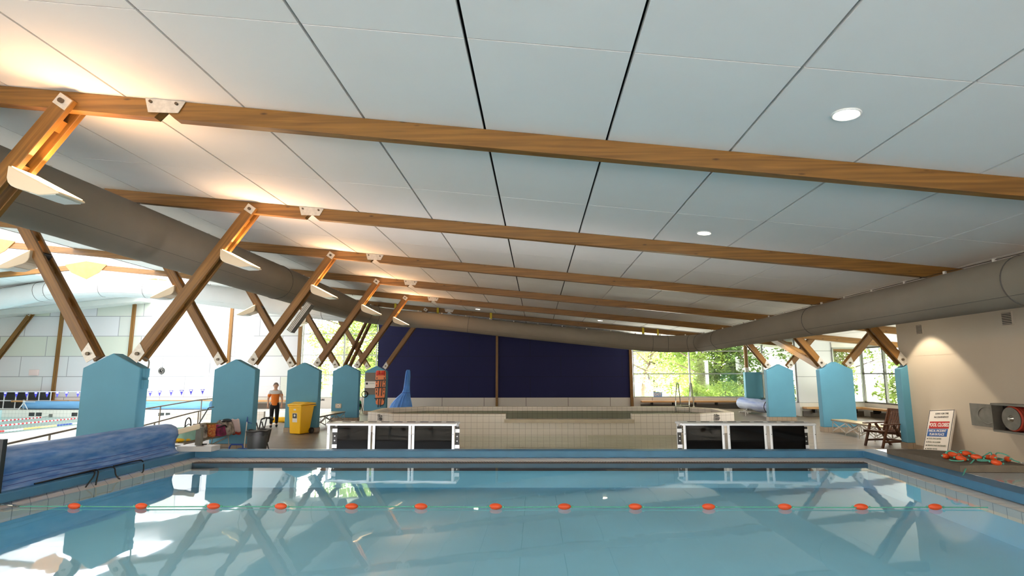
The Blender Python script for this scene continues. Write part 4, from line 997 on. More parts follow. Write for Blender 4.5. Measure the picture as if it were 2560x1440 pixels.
MB().box((-.175, -.11, .31), (.175, .11, .335)).build('bag_hem', M['olive'], t)
t = bag('backpack', 'magenta and black backpack slumped on the bench before the blue pier', 'bag', (-8.2, 14.45, .45), (.44, .40, .26), M['magenta'], 'bags on the bench', .6)
strap(t, [(.1, -.15, .2), (.22, -.05, .26), (.2, .1, .2)], .018, M['black'])
t = bag('duffel_bag', 'black and white patterned duffel bag on the bench end, on top of the heap', 'bag', (-8.16, 14.72, .45), (.46, .44, .36), M['floral'], 'bags on the bench', .55)
MB().sph((.05, 0, .34), (.12, .16, .06), 14, 8).build('dark_lining', M['black'], t, smooth=True)
t = thing('towel', 'pale pink towel with a red hem draped over the bench end', 'towel', (-7.98, 14.9, .47))
rows = [[(-.16+.32*k/8, -.1 + .02*math.sin(k*1.1)+.12*u, .36-.34*u**1.3+.015*math.sin(k*2+u*4)) for k in range(9)] for u in [i/8 for i in range(9)]]
MB().sheet(rows).build('towel_cloth', M['towel'], t, smooth=True, solid=.012)
MB().sheet([[(x, y+.012, z-.0-dz) for x, y, z in rows[-1]] for dz in (0, .07)]).build('red_hem', M['red_cloth'], t, smooth=True, solid=.012)
tag(MB().sph((-8.28, 13.05, .49), (.13, .10, .042), 14, 8).sph((-8.2, 13.2, .48), (.10, .07, .032), 12, 7).build('bathing_hat', M['yellow'], None, smooth=True, origin=(-8.28, 13.05, .45)), 'crumpled yellow bathing hat at the near end of the bags bench', 'cap')
bag('black_bag', 'plain black bag behind the cover roll at the near end of the bench', 'bag', (-8.62, 13.12, .45), (.2, .3, .24), M['black'], 'bags on the bench', .7)
bag('shoe_bag', 'dark red shoe bag on the floor under the bags bench', 'bag', (-8.3, 14.2, 0), (.22, .26, .22), M['red_cloth'], None, .8)

# yellow roll on the floor behind the person
t = thing('float_roll', 'yellow foam roll lying on the floor beyond the person', 'foam roll', (-10.75, 23.6, .11))
MB().cyl((-.3, 0, 0), (.32, .1, 0), .11, n=20).build('roll_body', M['yellow'], t, smooth=True)
for x in (-.3, .321): MB().tube([(x, (x+.3)*.16+.075*math.cos(k*.35), .075*math.sin(k*.35)) for k in range(18)], .012, 6, closed=True).build('end_spiral', M['bin_grey'], t)
# chrome pool handrail near the yellow bin
t = thing('pool_handrail', 'curved chrome handrail pair beside the person', 'handrail', (-10.6, 24.6, 0))
for k, o_ in enumerate((0, .28)):
    MB().tube(smooth_path([(-.4, o_, 0), (-.1, o_, .55), (.1, o_, .86), (.34, o_, .98), (.62, o_, .98), (.74, o_, .9), (.76, o_, .5), (.76, o_, 0)], 5), .02, 10).build('rail_tube', M['chrome'], t, smooth=True)

# ------------------------------------------------------------------ wooden armchair
def chair(loc, rz):
    t = thing('wooden_armchair', 'dark slatted wooden armchair by the end of the cream wall', 'chair', loc, rz); m = M['wood_dark']
    w = .29
    for s in (-1, 1):
        MB().obox((-.42, s*w, 0), (-.20, s*w, .60), .05, .05, (0, 1, 0)).build('leg', m, t)      # front leg, leaning back to the arm
        MB().obox((.42, s*w, 0), (-.02, s*w, .60), .05, .05, (0, 1, 0)).build('leg', m, t)
        MB().obox((-.40, s*(w+.02), .615), (.28, s*(w+.02), .625), .07, .03).build('armrest', m, t)
        MB().obox((-.34, s*w, .16), (.30, s*w, .16), .03, .05).build('stretcher', m, t)
        MB().obox((.14, s*.24, .30), (.42, s*.24, 1.0), .05, .045, (0, 1, 0)).build('back_post', m, t)
        MB().obox((-.46, s*.25, .42), (.24, s*.25, .36), .035, .07).build('seat_rail', m, t)
    for k in range(6): MB().obox((-.45+k*.11, -.24, .445-k*.009), (-.45+k*.11, .24, .445-k*.009), .08, .02).build('seat_slat', M['wood_dark'], t)
    for k in range(6): MB().obox((.20, -.19+k*.076, .40), (.425, -.19+k*.076, .97), .05, .02, (1, 0, 0)).build('back_slat', M['wood_pale'] if False else M['wood_dark'], t)
    MB().obox((.42, -.27, .985), (.42, .27, .985), .03, .07).build('top_rail', m, t)
    MB().obox((.20, -.24, .40), (.20, .24, .40), .03, .06).build('low_rail', m, t)
    MB().obox((.27, -w, .17), (.27, w, .17), .03, .05).build('stretcher', m, t)
    return t
chair((9.62, 16.45, 0), R(14))

# ------------------------------------------------------------------ fixed wall benches of pine
def wall_bench(p0, p1, label, d=.42, z=.44, n=4):
    p0, p1 = Vector((*p0, 0)), Vector((*p1, 0)); a = math.atan2((p1-p0).y, (p1-p0).x); L = (p1-p0).length
    t = thing('wall_bench', label, 'bench', p0, a, 'pine benches fixed along the walls')
    MB().box((0, -d, z-.09), (L, -.01, z)).build('seat_plank', M['wood_pale'], t, bevel=.008)
    for i in range(n): MB().box((L*(i+.5)/n-.04, -d*.75, z-.26), (L*(i+.5)/n+.04, -.0, z-.09)).build('bracket', M['black'], t)
    MB().box((0, -.06, 0), (L, -.01, z-.2)).build('plinth', M['grey_board'], t)
wall_bench((6.0, fy(WALLF, 6)-.01), (12.2, fy(WALLF, 12.2)-.01), 'pine bench under the wide garden window', n=5)
wall_bench((12.5, JY-.03), (15.3, JY-.0), 'pine bench against the white annex wall between two piers', n=3)
wall_bench((15.40, JY-.5), (16.15, 17.2), 'long pine bench under the glazed annex side window', n=8)
wall_bench((-30.5, fy(WALLF, -30.5)-.01), (-14.6, fy(WALLF, -14.6)-.01), 'long pine bench on the hall wall behind the pale cover roll', z=.50, n=10)

# ------------------------------------------------------------------ far side gear
t = thing('pool_cover_roll', 'striped blue and white cover roll beside the glazed corner', 'pool cover', (10.75, 28.2, .46), R(0))
mcov = mat('striped_cover', (52, 92, 176), .6, rgb2=(206, 218, 232), vscale=1.6, stretch=(2.5, .12, 2.5))
MB().tube([(0, -2.6+i*.3, .012*math.sin(i*1.3)) for i in range(18)], [.30+.012*math.sin(i*2.1) for i in range(18)], 26).build('rolled_sheet', mcov, t, smooth=True)
for y in (-1.6, -1.2): MB().tube([(.312*math.cos(k*.25), y, .312*math.sin(k*.25)) for k in range(25)], .016, 6, closed=True).build('tie_strap', M['black'], t)
for y in (-2.2, 2.1):
    MB().box((-.3, y-.04, -.46), (.3, y+.04, -.40)).build('cradle_foot', M['steel'], t); MB().box((-.05, y-.04, -.42), (.05, y+.04, -.24)).build('cradle_leg', M['steel'], t)
MB().obox((-.9, -.5, -.22), (-.2, 1.2, -.22), .04, .04).build('low_rail', M['steel'], t)
for y, x in ((-.5, -.9), (1.2, -.2)): MB().box((x-.02, y-.02, -.46), (x+.02, y+.02, -.2)).build('rail_leg', M['steel'], t)

t = thing('covered_stand', 'tall pointed shape wrapped in blue tarpaulin before the navy wall', 'covered stand', (-5.7, 24.2, 0))
rows = []
prof = [(0, -.85, .42), (.5, -.62, .40), (.75, -.50, .36), (1.0, -.28, .30), (1.2, -.06, .28), (1.35, .0, .27), (1.6, .03, .27), (1.9, .06, .28), (2.1, .09, .27), (2.17, .13, .24)]
for j, (z, xa, xb) in enumerate(prof):
    cx, rx = (xa+xb)/2, (xb-xa)/2; ry = .35 if z < .6 else (.22 if z < 1.2 else .14)
    rows.append([(cx + rx*math.cos(2*math.pi*k/36)*(1+.05*math.sin(k*1.9+j*.4)), ry*math.sin(2*math.pi*k/36)*(1+.12*math.sin(k*2.7+j*.5)), z) for k in range(36)])
b = MB(); b.sheet(rows, closed=True); b.poly(rows[-1]); b.build('tarpaulin', M['tarp'], t, smooth=True)
MB().tube([rows[4][k] for k in range(36)], .012, 6, closed=True).build('tie_cord', M['blue_plastic'], t)

t = thing('pool_ladder', 'chrome ladder rails rising from the paddling pool rim', 'ladder', (5.55, 22.9, ZR))
for o_ in (0, .52):
    MB().tube(smooth_path([(-.18+o_, -.35, -.15), (-.18+o_, -.35, .25), (-.06+o_, -.12, .88), (0+o_, 0, .95), (.06+o_, .1, .88), (.14+o_, .25, .3), (.16+o_, .3, 0)], 6), .02, 10).build('rail_tube', M['chrome'], t, smooth=True)
    MB().cyl((.16+o_, .3, 0), (.16+o_, .3, .02), .05, n=14).build('floor_flange', M['chrome'], t)
for z in (-.1, .1): MB().obox((-.18, -.35, z), (.34, -.35, z), .05, .02).build('rung', M['chrome'], t)

# spine board and boards on the pier
py = fy(FR[8], XL)
t = thing('spine_board', 'orange spine board with dark straps hanging on the pier by the navy wall', 'spine board', (-7.93, py-.05, .45))
out = [(-.20, .06), (-.12, 0), (.12, 0), (.20, .06), (.255, .6), (.26, 1.6), (.22, 1.72), (-.22, 1.72), (-.26, 1.6), (-.255, .6)]
MB().prism(out, 'y', -.03, .02).build('board', M['orange_board'], t, bevel=.012)
for s in (-1, 1):
    for z in (.22, .52, .70, .92, 1.10, 1.28, 1.46): MB().box((s*.19-.022, -.034, z), (s*.19+.022, -.028, z+.10)).build('hand_slot', M['black'], t)
for z in (.32, .86, 1.22): MB().obox((-.27, -.045, z), (.27, -.045, z+.02), .01, .05).build('strap', M['black'], t)
for x, z0, z1 in ((-.05, .86, 1.22), (.06, .86, 1.22), (-.09, .45, .84), (.07, .45, .84), (-.08, -.12, .32), (.04, -.10, .32)): MB().obox((x, -.045, z0), (x+.02, -.045, z1), .045, .012, (0, 1, 0)).build('strap', M['black'], t)
t = thing('head_immobiliser', 'red head block set strapped at the top of the orange spine board', 'head block', (-7.93, py-.09, 1.93))
b = MB(); b.box((-.22, -.05, 0), (.22, .0, .06)); b.box((-.20, -.08, .05), (-.06, .0, .22)); b.box((.06, -.08, .05), (.20, .0, .22)); b.build('block', M['red_float'], t, bevel=.02)
for z in (.08, .16): MB().tube(smooth_path([(-.25, -.02, z), (-.1, -.1, z+.01), (.1, -.1, z+.01), (.25, -.02, z)], 5), .014, 6).build('strap', M['red_float'], t, smooth=True)
t = thing('backing_board', 'grey backing board on the pier beside the orange spine board', 'board', (-8.46, py-.01, .96))
MB().box((-.28, -.02, 0), (.28, .0, 1.1)).build('board', M['grey_board'], t)
n_ = MB().box((-.27, -.032, .33), (.27, -.02, .66)).build('white_notice', M['sign_white'], t)
MB().box((-.23, -.036, .5), (-.12, -.032, .6)).build('printed_mark', M['ink'], n_)
for k in range(2): MB().box((-.06, -.036, .58-k*.05), (.22, -.032, .59-k*.05)).build('printed_line', M['bin_grey'], n_)
t = thing('cable_coil', 'coil of black cable hung at the edge of the grey backing board', 'cable', (-8.72, py-.06, .98))
for k in range(4): MB().tube([((.13+.012*k)*math.cos(a*.3), -.02+.012*k, (.13+.010*k)*math.sin(a*.3)) for a in range(21)], .010, 6, closed=True).build('cable_turn', M['black'], t, smooth=True)
MB().tube(smooth_path([(-.1, 0, -.12), (-.12, 0, -.35), (-.05, 0, -.6), (-.1, .0, -.95)], 5), .009, 6).build('cable_tail', M['black'], t, smooth=True)
t = thing('hose_reel', 'green garden hose reel on the floor beside the spine board pier', 'hose reel', (-9.12, 28.9, 0))
for k in range(4): MB().tube([(-.1+.06*k, .22*math.cos(a*.3), .42+.22*math.sin(a*.3)) for a in range(21)], .03, 8, closed=True).build('hose_turn', M['green_hose'], t, smooth=True)
MB().cyl((-.16, 0, .42), (.16, 0, .42), .08, n=14).build('drum', M['black'], t)
for s in (-1, 1): MB().tube([(s*.17, -.22, 0), (s*.17, 0, .46), (s*.17, .22, 0)], .016, 8).build('stand', M['black'], t)
t = thing('thermometer_box', 'small cream thermometer box low on a blue pier above the folding bench', 'thermometer', (-8.46, fy(FR[7], XL)-.0, .56))
MB().box((-.13, -.03, 0), (.13, .0, .19)).build('case', M['wall_cream'], t, bevel=.012); MB().cyl((0, -.036, .095), (0, -.03, .095), .06, n=18).build('dial', M['sign_white'], t); MB().cyl((-.0, -.041, .095), (0, -.036, .095), .022, n=10).build('pointer', M['bolt'], t)
for x in (-.11, .11):
    for z in (.02, .17): MB().cyl((x, -.034, z), (x, -.03, z), .014, n=8).build('screw', M['zinc'], t)
t = thing('junction_box', 'pair of small grey boxes on the flank of the pier behind the cover roll', 'junction box', (-7.63, LF[1]+.14, 1.72))
for z in (0, .22): MB().box((0, -.07, z), (.05, .07, z+.17)).build('box', M['pier'], t)
MB().tube(smooth_path([(.02, .05, .38), (.03, .05, .52), (-.05, .05, .60), (-.2, .05, .62), (-.3, .05, .6)], 5), .014, 8).build('conduit', M['zinc'], t, smooth=True)

# ------------------------------------------------------------------ cream wall furniture
XW = 10.07
def wallvent(y, z, s, lab):
    t = thing('wall_vent', lab, 'vent', (XW, y, z), 0, 'square vents on the cream wall')
    MB().box((-.015, -s/2, -s/2), (0, s/2, s/2)).build('vent_plate', M['wall_cream'], t, bevel=.004)
    MB().box((-.018, -s*.40, -s*.42), (-.014, s*.40, s*.42)).build('dark_opening', M['bin_grey'], t)
    for k in range(7): MB().box((-.026, -s*.40, -s*.38+k*s*.12), (-.016, s*.40, -s*.38+k*s*.12+s*.05)).build('louvre', M['wall_cream'], t)
wallvent(15.28, 3.14, .27, 'small square vent high on the cream wall, nearer its end'); wallvent(12.48, 3.15, .30, 'bigger square vent high on the cream wall under the duct')
t = thing('hose_cabinet', 'open zinc fire hose cabinet on the cream wall with its lid hanging sideways', 'hose cabinet', (XW, 12.85, .78))
MB().box((-.02, .0, .03), (0, .98, .53)).build('door_panel', M['zinc'], t, bevel=.004)
MB().tube([(-.022, .5+.24*math.cos(k*.3), .28+.18*math.sin(k*.3)) for k in range(21)], .008, 6, closed=True).build('pressed_ring', M['zinc'], t)
b = MB(); b.box((-.04, -1.1, 0), (-.02, .02, .56)); bk = b.build('cabinet_back', M['black'], t)
for a, c in (((-.28, -1.1, .54), (-.0, .02, .58)), ((-.28, -1.1, -.02), (0, .02, .02)), ((-.28, -.0, 0), (0, .03, .56)), ((-.28, -1.1, 0), (0, -1.07, .56))): MB().box(a, c).build('cabinet_side', M['zinc'], t)
t = thing('hose_reel', 'red rubber hose wound on a steel reel in the open wall cabinet', 'hose reel', (XW-.24, 12.42, 1.06))
MB().cyl((0, 0, 0), (.012, 0, 0), .235, n=30).build('reel_disc', M['zinc'], t, smooth=True)
MB().cyl((-.05, 0, 0), (0, 0, 0), .03, .07, n=18).build('hub', M['chrome'], t)
for k in range(4): MB().tube([(.05+.045*k, .235*math.cos(a*.25), .235*math.sin(a*.25)) for a in range(25)], .03, 10, closed=True).build('hose_turn', M['hose'], t, smooth=True)
MB().cyl((.01, 0, 0), (.21, 0, 0), .2, n=24).build('drum', M['zinc'], t)

t = thing('notice_board', 'white pool closed notice board leaning against the cream wall', 'sign')
# board plane leaning towards the wall: local x along the board width, local z up its face
P0 = Vector((9.60, 14.98, 0.0)); side = Vector((0.06, -1, 0)).normalized(); upv = Vector((.36, .12, 1)).normalized(); side = (side - upv*side.dot(upv)).normalized()
nv = side.cross(upv).normalized()
t.matrix_basis = Matrix((side, -nv, upv)).transposed().to_4x4() if False else Matrix((side, upv.cross(side), upv)).transposed().to_4x4(); 
mb_ = t.matrix_basis.copy(); mb_.translation = P0; t.matrix_basis = mb_
BW, BH = .80, 1.14
MB().box((0, 0, 0), (BW, .05, BH)).build('board', M['sign_white'], t)
for a, c in (((0.01, -.004, 0), (.022, 0, BH)), ((BW-.03, -.004, 0), (BW-.015, 0, BH)), ((.02, -.004, BH-.02), (BW-.02, 0, BH-.008))): MB().box(a, c).build('border_line', M['ink'], t)
MB().box((.08, -.004, .66), (BW-.1, 0, .84)).build('red_panel', M['sign_red'], t); MB().box((.06, -.004, .46), (BW-.12, 0, .65)).build('blue_panel', M['sign_blue'], t)
def bt(s, x, z, size, m, al='CENTER', sx=.9, bold=.0): text('lettering', s, size, m, t, (x, -.006, z), (R(90), 0, 0), al, sx, bold=bold)
bt('SORRY FOR THE', .42, 1.04, .062, M['ink']); bt('INCONVENIENCE', .42, .95, .062, M['ink'])
bt('POOL CLOSED', .39, .75, .125, M['sign_white'], sx=.78, bold=.004); bt('FAECAL INCIDENT', .37, .60, .085, M['sign_white'], sx=.78, bold=.002); bt('PLAN IN PLACE', .37, .51, .085, M['sign_white'], sx=.78, bold=.002)
for k, s in enumerate(('POOL EVACUATED', 'POOL VACUUMED', 'DISINFECTANT INCREASED', 'WATER TESTED', 'WATER CLEARED')):
    z = .40-k*.085; MB().box((.08, -.006, z-.012), (.10, 0, z+.012)).build('bullet', M['ink'], t); bt(s, .13, z, .052, M['ink_green'], 'LEFT')
t = thing('exit_sign', 'pale blue EXIT sign fixed low on the garden window', 'sign', (7.02, fy(WALLF, 7.02)-.02, .66))
MB().box((-.25, -.012, 0), (.25, .0, .27)).build('plate', M['exit_blue'], t); text('lettering', 'EXIT', .21, M['sign_white'], t, (0, -.016, .13), bold=.006)
t = thing('swim_board', 'blue and white board lying on the floor under the annex side bench', 'float board', (14.9, 22.8, 0.30))
MB().box((-.3, -.9, 0), (.3, .9, .08)).build('board', M['cover_pale'], t, bevel=.03); MB().box((-.27, -.85, -.30), (.27, .85, 0)).build('cradle', M['bin_grey'], t)

# ------------------------------------------------------------------ hall furniture
t = thing('wall_clock', 'round pace clock on the bright hall wall', 'clock', (-22.15, fy(WALLF, -22.15)-.03, 2.19))
MB().cyl((0, 0, 0), (0, .03, 0), .19, n=28).build('face', M['black'], t, smooth=True)
for k in range(12): a = k*math.pi/6; MB().obox((.11*math.cos(a), -.006, .11*math.sin(a)), (.17*math.cos(a), -.006, .17*math.sin(a)), .01, .03, (0, 1, 0)).build('mark', M['sign_white'], t)
for a, L in ((1.2, .12), (-.3, .09)): MB().obox((0, -.01, 0), (L*math.cos(a), -.01, L*math.sin(a)), .008, .02, (0, 1, 0)).build('hand', M['sign_white'], t)
t = thing('pool_cover_roll', 'pale blue cover roll along the far end of the lane pool', 'pool cover', (-24, 31.85, .25))
MB().tube([(-5.5+i*.55, .01*math.sin(i*1.7), .0) for i in range(21)], .225, 24).build('cover_sheet', M['cover_pale'], t, smooth=True)
for x in (-5.6, 5.6):
    MB().box((x-.04, -.2, -.25), (x+.04, .2, -.2)).build('reel_foot', M['steel'], t); MB().box((x-.03, -.03, -.25), (x+.03, .03, .3)).build('reel_post', M['steel'], t)
MB().tube([(5.62, .02+.13*math.cos(k*.35), .16+.13*math.sin(k*.35)) for k in range(18)], .016, 6, closed=True).build('crank_wheel', M['steel'], t)
t = thing('flag_line', 'line of violet pennants with white tabs strung over the lane pool', 'pennants', (-20.5, 26, 1.2))
LN = [(-9.5, -.03), (-4.6, -.03), (-1, -.01), (2.6, .02), (4.6, .10), (7.6, .22), (9.2, .30)]
def lz(x):
    for (a, za), (c, zc_) in zip(LN, LN[1:]):
        if a <= x <= c: return za+(zc_-za)*(x-a)/(c-a)
    return LN[-1][1]
MB().tube([(x, 0, lz(x)) for x, _ in LN], .006, 6).build('cord', M['white_plastic'], t)
for k in range(26):
    x = -7.6 + .5*k + (.03 if k % 3 else -.02)
    if x > 6.2: break
    p = MB().prism([(-.10, 0), (.10, 0), (.01, -.27)], 'y', -.002, .002).build('pennant', M['violet'], t); p.location = (x, 0, lz(x))
    q = MB().box((-.055, -.004, -.08), (.055, -.0025, -.025)).build('white_tab', M['sign_white'], p)
for x, h in ((-9.5, 1.17), (9.2, 1.50)):
    pass
for s, x, z in ((0, -9.5, -.03), (1, 9.2, .30)):
    MB().cyl((x, 0, -1.2 if s else -1.2), (x, 0, z), .025, n=10).build('pole', M['white_metal'], t)
RN = ['lane rope of red and white discs, the one farthest across the lane pool', 'second lane rope of red discs from the far side of the lane pool', 'lane rope with orange, blue and white stretches in the lane pool', 'lane rope with orange and blue stretches closest to the ramp rail']
for i, (x, m) in enumerate(((-27.3, 'rope_red'), (-24.8, 'rope_red'), (-22.3, 'rope_mix'), (-19.7, 'rope_mix'))):
    t = thing('lane_rope', RN[i], 'lane rope', (x, 31.1, -.35), 0, 'lane ropes of the hall pool'); yl = 22
    P = []; rr = []
    for k in range(260): P.append((0, -.5-k*yl/260, .0)); rr.append(.046 if k % 2 else .03)
    MB().tube(P, rr, 8).build('disc_string', M[m], t, smooth=False)
    MB().cyl((0, 0.06, .06), (0, -.55, .0), .012, n=6).build('tension_cable', M['zinc'], t); MB().box((-.09, 0.05, -.02), (.09, .10, .14)).build('anchor_plate', M['zinc'], t)
t = thing('boom_barrier', 'row of black panels in a white grid frame against the far hall wall', 'boom panel', (-32.4, 32.05, 0))
for k in range(6): MB().box((k*.70+.04, .02, .05), (k*.70+.66, .04, .46)).build('black_sheet', M['black'], t)
for k in range(6): MB().box((k*.70+.04, .02, .50), (k*.70+.66, .04, .97)).build('black_sheet', M['black'], t)
for z in (.025, .48, 1.0): MB().cyl((0, 0, z), (4.2, 0, z), .03, n=10).build('frame_bar', M['white_metal'], t)
for k in range(7): MB().cyl((k*.70, 0, 0), (k*.70, 0, 1.0), .028, n=10).build('post', M['white_metal'], t)
MB().cyl((4.2, 0, 1.0), (6.2, 0, 1.0), .02, n=8).build('long_bar', M['white_metal'], t); MB().cyl((6.2, 0, 0), (6.2, 0, 1.0), .02, n=8).build('post', M['white_metal'], t)
t = thing('starting_stand', 'small white tripod stand before the black framed hall panels', 'stand', (-29.3, 31.55, 0.02))
for a in (0, 2.1, 4.2): MB().cyl((.26*math.cos(a), .2*math.sin(a), 0), (0, 0, .38), .025, n=8).build('leg', M['white_metal'], t)
MB().sph((0, 0, .42), .07, 10, 7).build('head', M['white_metal'], t, smooth=True); MB().cyl((0, 0, .42), (.65, 0, .42), .02, n=8).build('arm', M['white_metal'], t)
t = thing('wall_box', 'small pinkish box high on the hall wall at the picture border', 'box', (-29.7, fy(WALLF, -29.7)-.08, 1.93)); MB().box((-.28, 0, 0), (.28, .08, .34)).build('case', M['towel'], t, bevel=.01)
# ramp rails beside the lane pool
def rail(label, top, posts, low=None):
    t = thing('ramp_rail', label, 'handrail', (top[0][0], top[0][1], 0), 0, 'steel ramp rails'); o_ = Vector((top[0][0], top[0][1], 0))
    MB().tube([Vector(p)-o_ for p in smooth_path(top, 5)], .024, 10).build('top_rail', M['rail'], t, smooth=True)
    if low: MB().tube([Vector(p)-o_ for p in smooth_path(low, 5)], .022, 10).build('lower_rail', M['rail'], t, smooth=True)
    for x, y, z0, z1 in posts: MB().cyl(Vector((x, y, z0))-o_, Vector((x, y, z1))-o_, .022, n=10).build('post', M['rail'], t)
rail('sloping ramp rail behind the blue cover roll, closest to the camera', [(-11, 9.5, .40), (-11, 11.6, .575), (-11, 13.3, .72), (-11, 15.2, .88)], [(-11, 12.6, 0, .66), (-11, 15.1, 0, .87), (-11, 10, 0, .44)])
rail('lower sloping ramp rail seen between the two big piers', [(-12, 15.0, .27), (-12, 17.1, .45), (-12, 19.4, .66), (-12, 20.4, .715), (-12, 22.0, .715)], [(-12, 17.6, 0, .49), (-12, 19.9, 0, .69), (-12, 22, 0, .71), (-12, 15.1, 0, .28)])
rail('upper sloping ramp rail seen between the two big piers', [(-13, 16.6, .78), (-13, 18.5, .86), (-13, 21.2, 1.00), (-13, 22.0, 1.02), (-13, 24.0, 1.02)], [(-13, 19.3, 0, .89), (-13, 21.7, 0, 1.01), (-13, 24, 0, 1.02), (-13, 16.7, 0, .78)])
struct(MB().box((-16.5, 25.2, 0), (-12.2, 25.35, .34)).build('ramp_wall', M['tile_x']))
t = thing('spindle_stand', 'grey spindle stand at the end of the ramp rails beside the bags pier', 'stand', (-12.6, 24.4, 0))
MB().cyl((0, 0, 0), (0, 0, 1.25), .05, n=12).build('post', M['rail'], t); MB().tube([(.1+.12*math.cos(k*.35), -.05, 1.05+.2*math.sin(k*.35)) for k in range(18)], .02, 8, closed=True).build('hand_wheel', M['rail'], t, smooth=True)

# ------------------------------------------------------------------ person
def skin_mesh(name, chains, m, parent, sub=2, root=(0, 0, 0)):
    """one continuous surface grown over a skeleton: chains are lists of (x, y, z, r); equal points are shared"""
    vs, rs, es, idx = [], [], [], {}
    for ch in chains:
        prev = None
        for x, y, z, r in ch:
            k = (round(x, 4), round(y, 4), round(z, 4))
            if k not in idx: idx[k] = len(vs); vs.append((x, y, z)); rs.append(r)
            if prev is not None and prev != idx[k]: es.append((prev, idx[k]))
            prev = idx[k]
    me = bpy.data.meshes.new(name); me.from_pydata(vs, es, []); o = bpy.data.objects.new(name, me); C.objects.link(o); me.materials.append(m)
    md = o.modifiers.new('skin', 'SKIN'); md.use_smooth_shade = True
    for i, r in enumerate(rs):
        sv = me.skin_vertices[0].data[i]; sv.radius = (r, r) if not isinstance(r, tuple) else r; sv.use_root = (i == 0)
    ms = o.modifiers.new('sub', 'SUBSURF'); ms.levels = sub; ms.render_levels = sub
    o.parent = parent; return o
t = thing('person', 'person in an orange and grey shirt and black trousers walking past the yellow bin', 'person', (-10.05, 21.6, 0), R(25))
pel = (0, 0, .88, .125); che = (0, .0, 1.20, .145); nk = (0, -.01, 1.395, .055)
body = [[pel, (0, .01, 1.02, .12), che, (0, 0, 1.33, .10), nk, (0, -.015, 1.47, .062), (0, -.02, 1.545, .095), (0, -.015, 1.61, .075)]]
hands = []
for s in (-1, 1):
    sw = .06*s
    body.append([pel, (s*.09, .0, .80, .095), (s*.095, sw-.02, .46, .058), (s*.095, sw*2.2+.03, .09, .042), (s*.10, sw*2.2-.10, .03, .036)])
    sh = (s*.155, 0, 1.32, .062); el = (s*.25, .02-sw, 1.06, .042); wr = (s*.245, -.12-sw, .86, .028); pa = (s*.245, -.15-sw, .79, .032)
    body.append([(0, 0, 1.33, .10), sh, el, wr, pa])
    for k in range(4):
        body.append([pa, (s*.245+(k-1.5)*.018, -.165-sw, .735, .0095), (s*.245+(k-1.5)*.018, -.165-sw-.012*k, .70+.006*abs(k-1.5), .0085)])
    body.append([pa, (s*.245-s*.035, -.175-sw, .765, .010), (s*.245-s*.045, -.19-sw, .735, .009)])
skin_mesh('body', body, M['skin'], t)
mshirt, nts, bs = nt('orange_grey_shirt'); tc = nts.nodes.new('ShaderNodeTexCoord'); sp = nts.nodes.new('ShaderNodeSeparateXYZ'); nts.links.new(tc.outputs['Object'], sp.inputs[0])
rp = nts.nodes.new('ShaderNodeValToRGB'); rp.color_ramp.interpolation = 'CONSTANT'; rp.color_ramp.elements[0].color = lin((222, 120, 40)); rp.color_ramp.elements[1].position = .5; rp.color_ramp.elements[1].color = lin((206, 204, 202))
ad = nts.nodes.new('ShaderNodeMath'); ad.operation = 'SUBTRACT'; ad.inputs[1].default_value = .74; nts.links.new(sp.outputs[2], ad.inputs[0]); nts.links.new(ad.outputs[0], rp.inputs[0]); nts.links.new(rp.outputs[0], bs.inputs['Base Color']); bs.inputs['Roughness'].default_value = .85
shirt = [[(0, 0, .78, .162), (0, 0, .86, .160), (0, .01, 1.0, .145), (0, 0, 1.20, .165), (0, 0, 1.33, .12), (0, -.005, 1.375, .075)]]
for s in (-1, 1): shirt.append([(0, 0, 1.33, .12), (s*.16, 0, 1.32, .078), (s*.215, .01, 1.18, .066), (s*.235, .015, 1.12, .06)])
skin_mesh('shirt', shirt, mshirt, t)
tr = [[(0, 0, .98, .150), (0, 0, .90, .150), (0, 0, .84, .14)]]
for s in (-1, 1): tr.append([(0, 0, .84, .14), (s*.09, 0, .76, .108), (s*.095, .06*s-.02, .46, .075), (s*.095, .06*s*2.2+.03, .11, .062)])
skin_mesh('trousers', tr, M['trouser'], t)
for s in (-1, 1): MB().sph((s*.10, .06*s*2.2-.04, .045), (.048, .125, .045), 14, 8).build('shoe', M['trouser'], t, smooth=True)
hd = MB(); 
rows = []
for j in range(8):
    th = .02+1.75*j/7; rows.append([(.092*math.sin(th)*math.cos(2*math.pi*k/20), -.0+.105*math.sin(th)*math.sin(2*math.pi*k/20)+.012, 1.575+.102*math.cos(th)) for k in range(20)])
hd.sheet([[(x, y if y > -.045 or j < 4 else -.045, z) for x, y, z in r_] for j, r_ in enumerate(rows)], closed=True).build('hair', M['hair'], t, smooth=True)
fc = MB(); fc.sph((0, -.108, 1.545), (.014, .02, .022), 8, 6)
for s in (-1, 1): fc.sph((s*.093, 0, 1.555), (.012, .022, .032), 8, 6)
fc.build('nose_and_ears', M['skin'], t, smooth=True)
for s in (-1, 1): MB().sph((s*.035, -.092, 1.57), (.012, .008, .008), 8, 6).build('eye', M['ink'], t, smooth=True)
MB().sph((0, -.095, 1.505), (.024, .008, .005), 8, 6).build('mouth', M['red_cloth'], t, smooth=True)

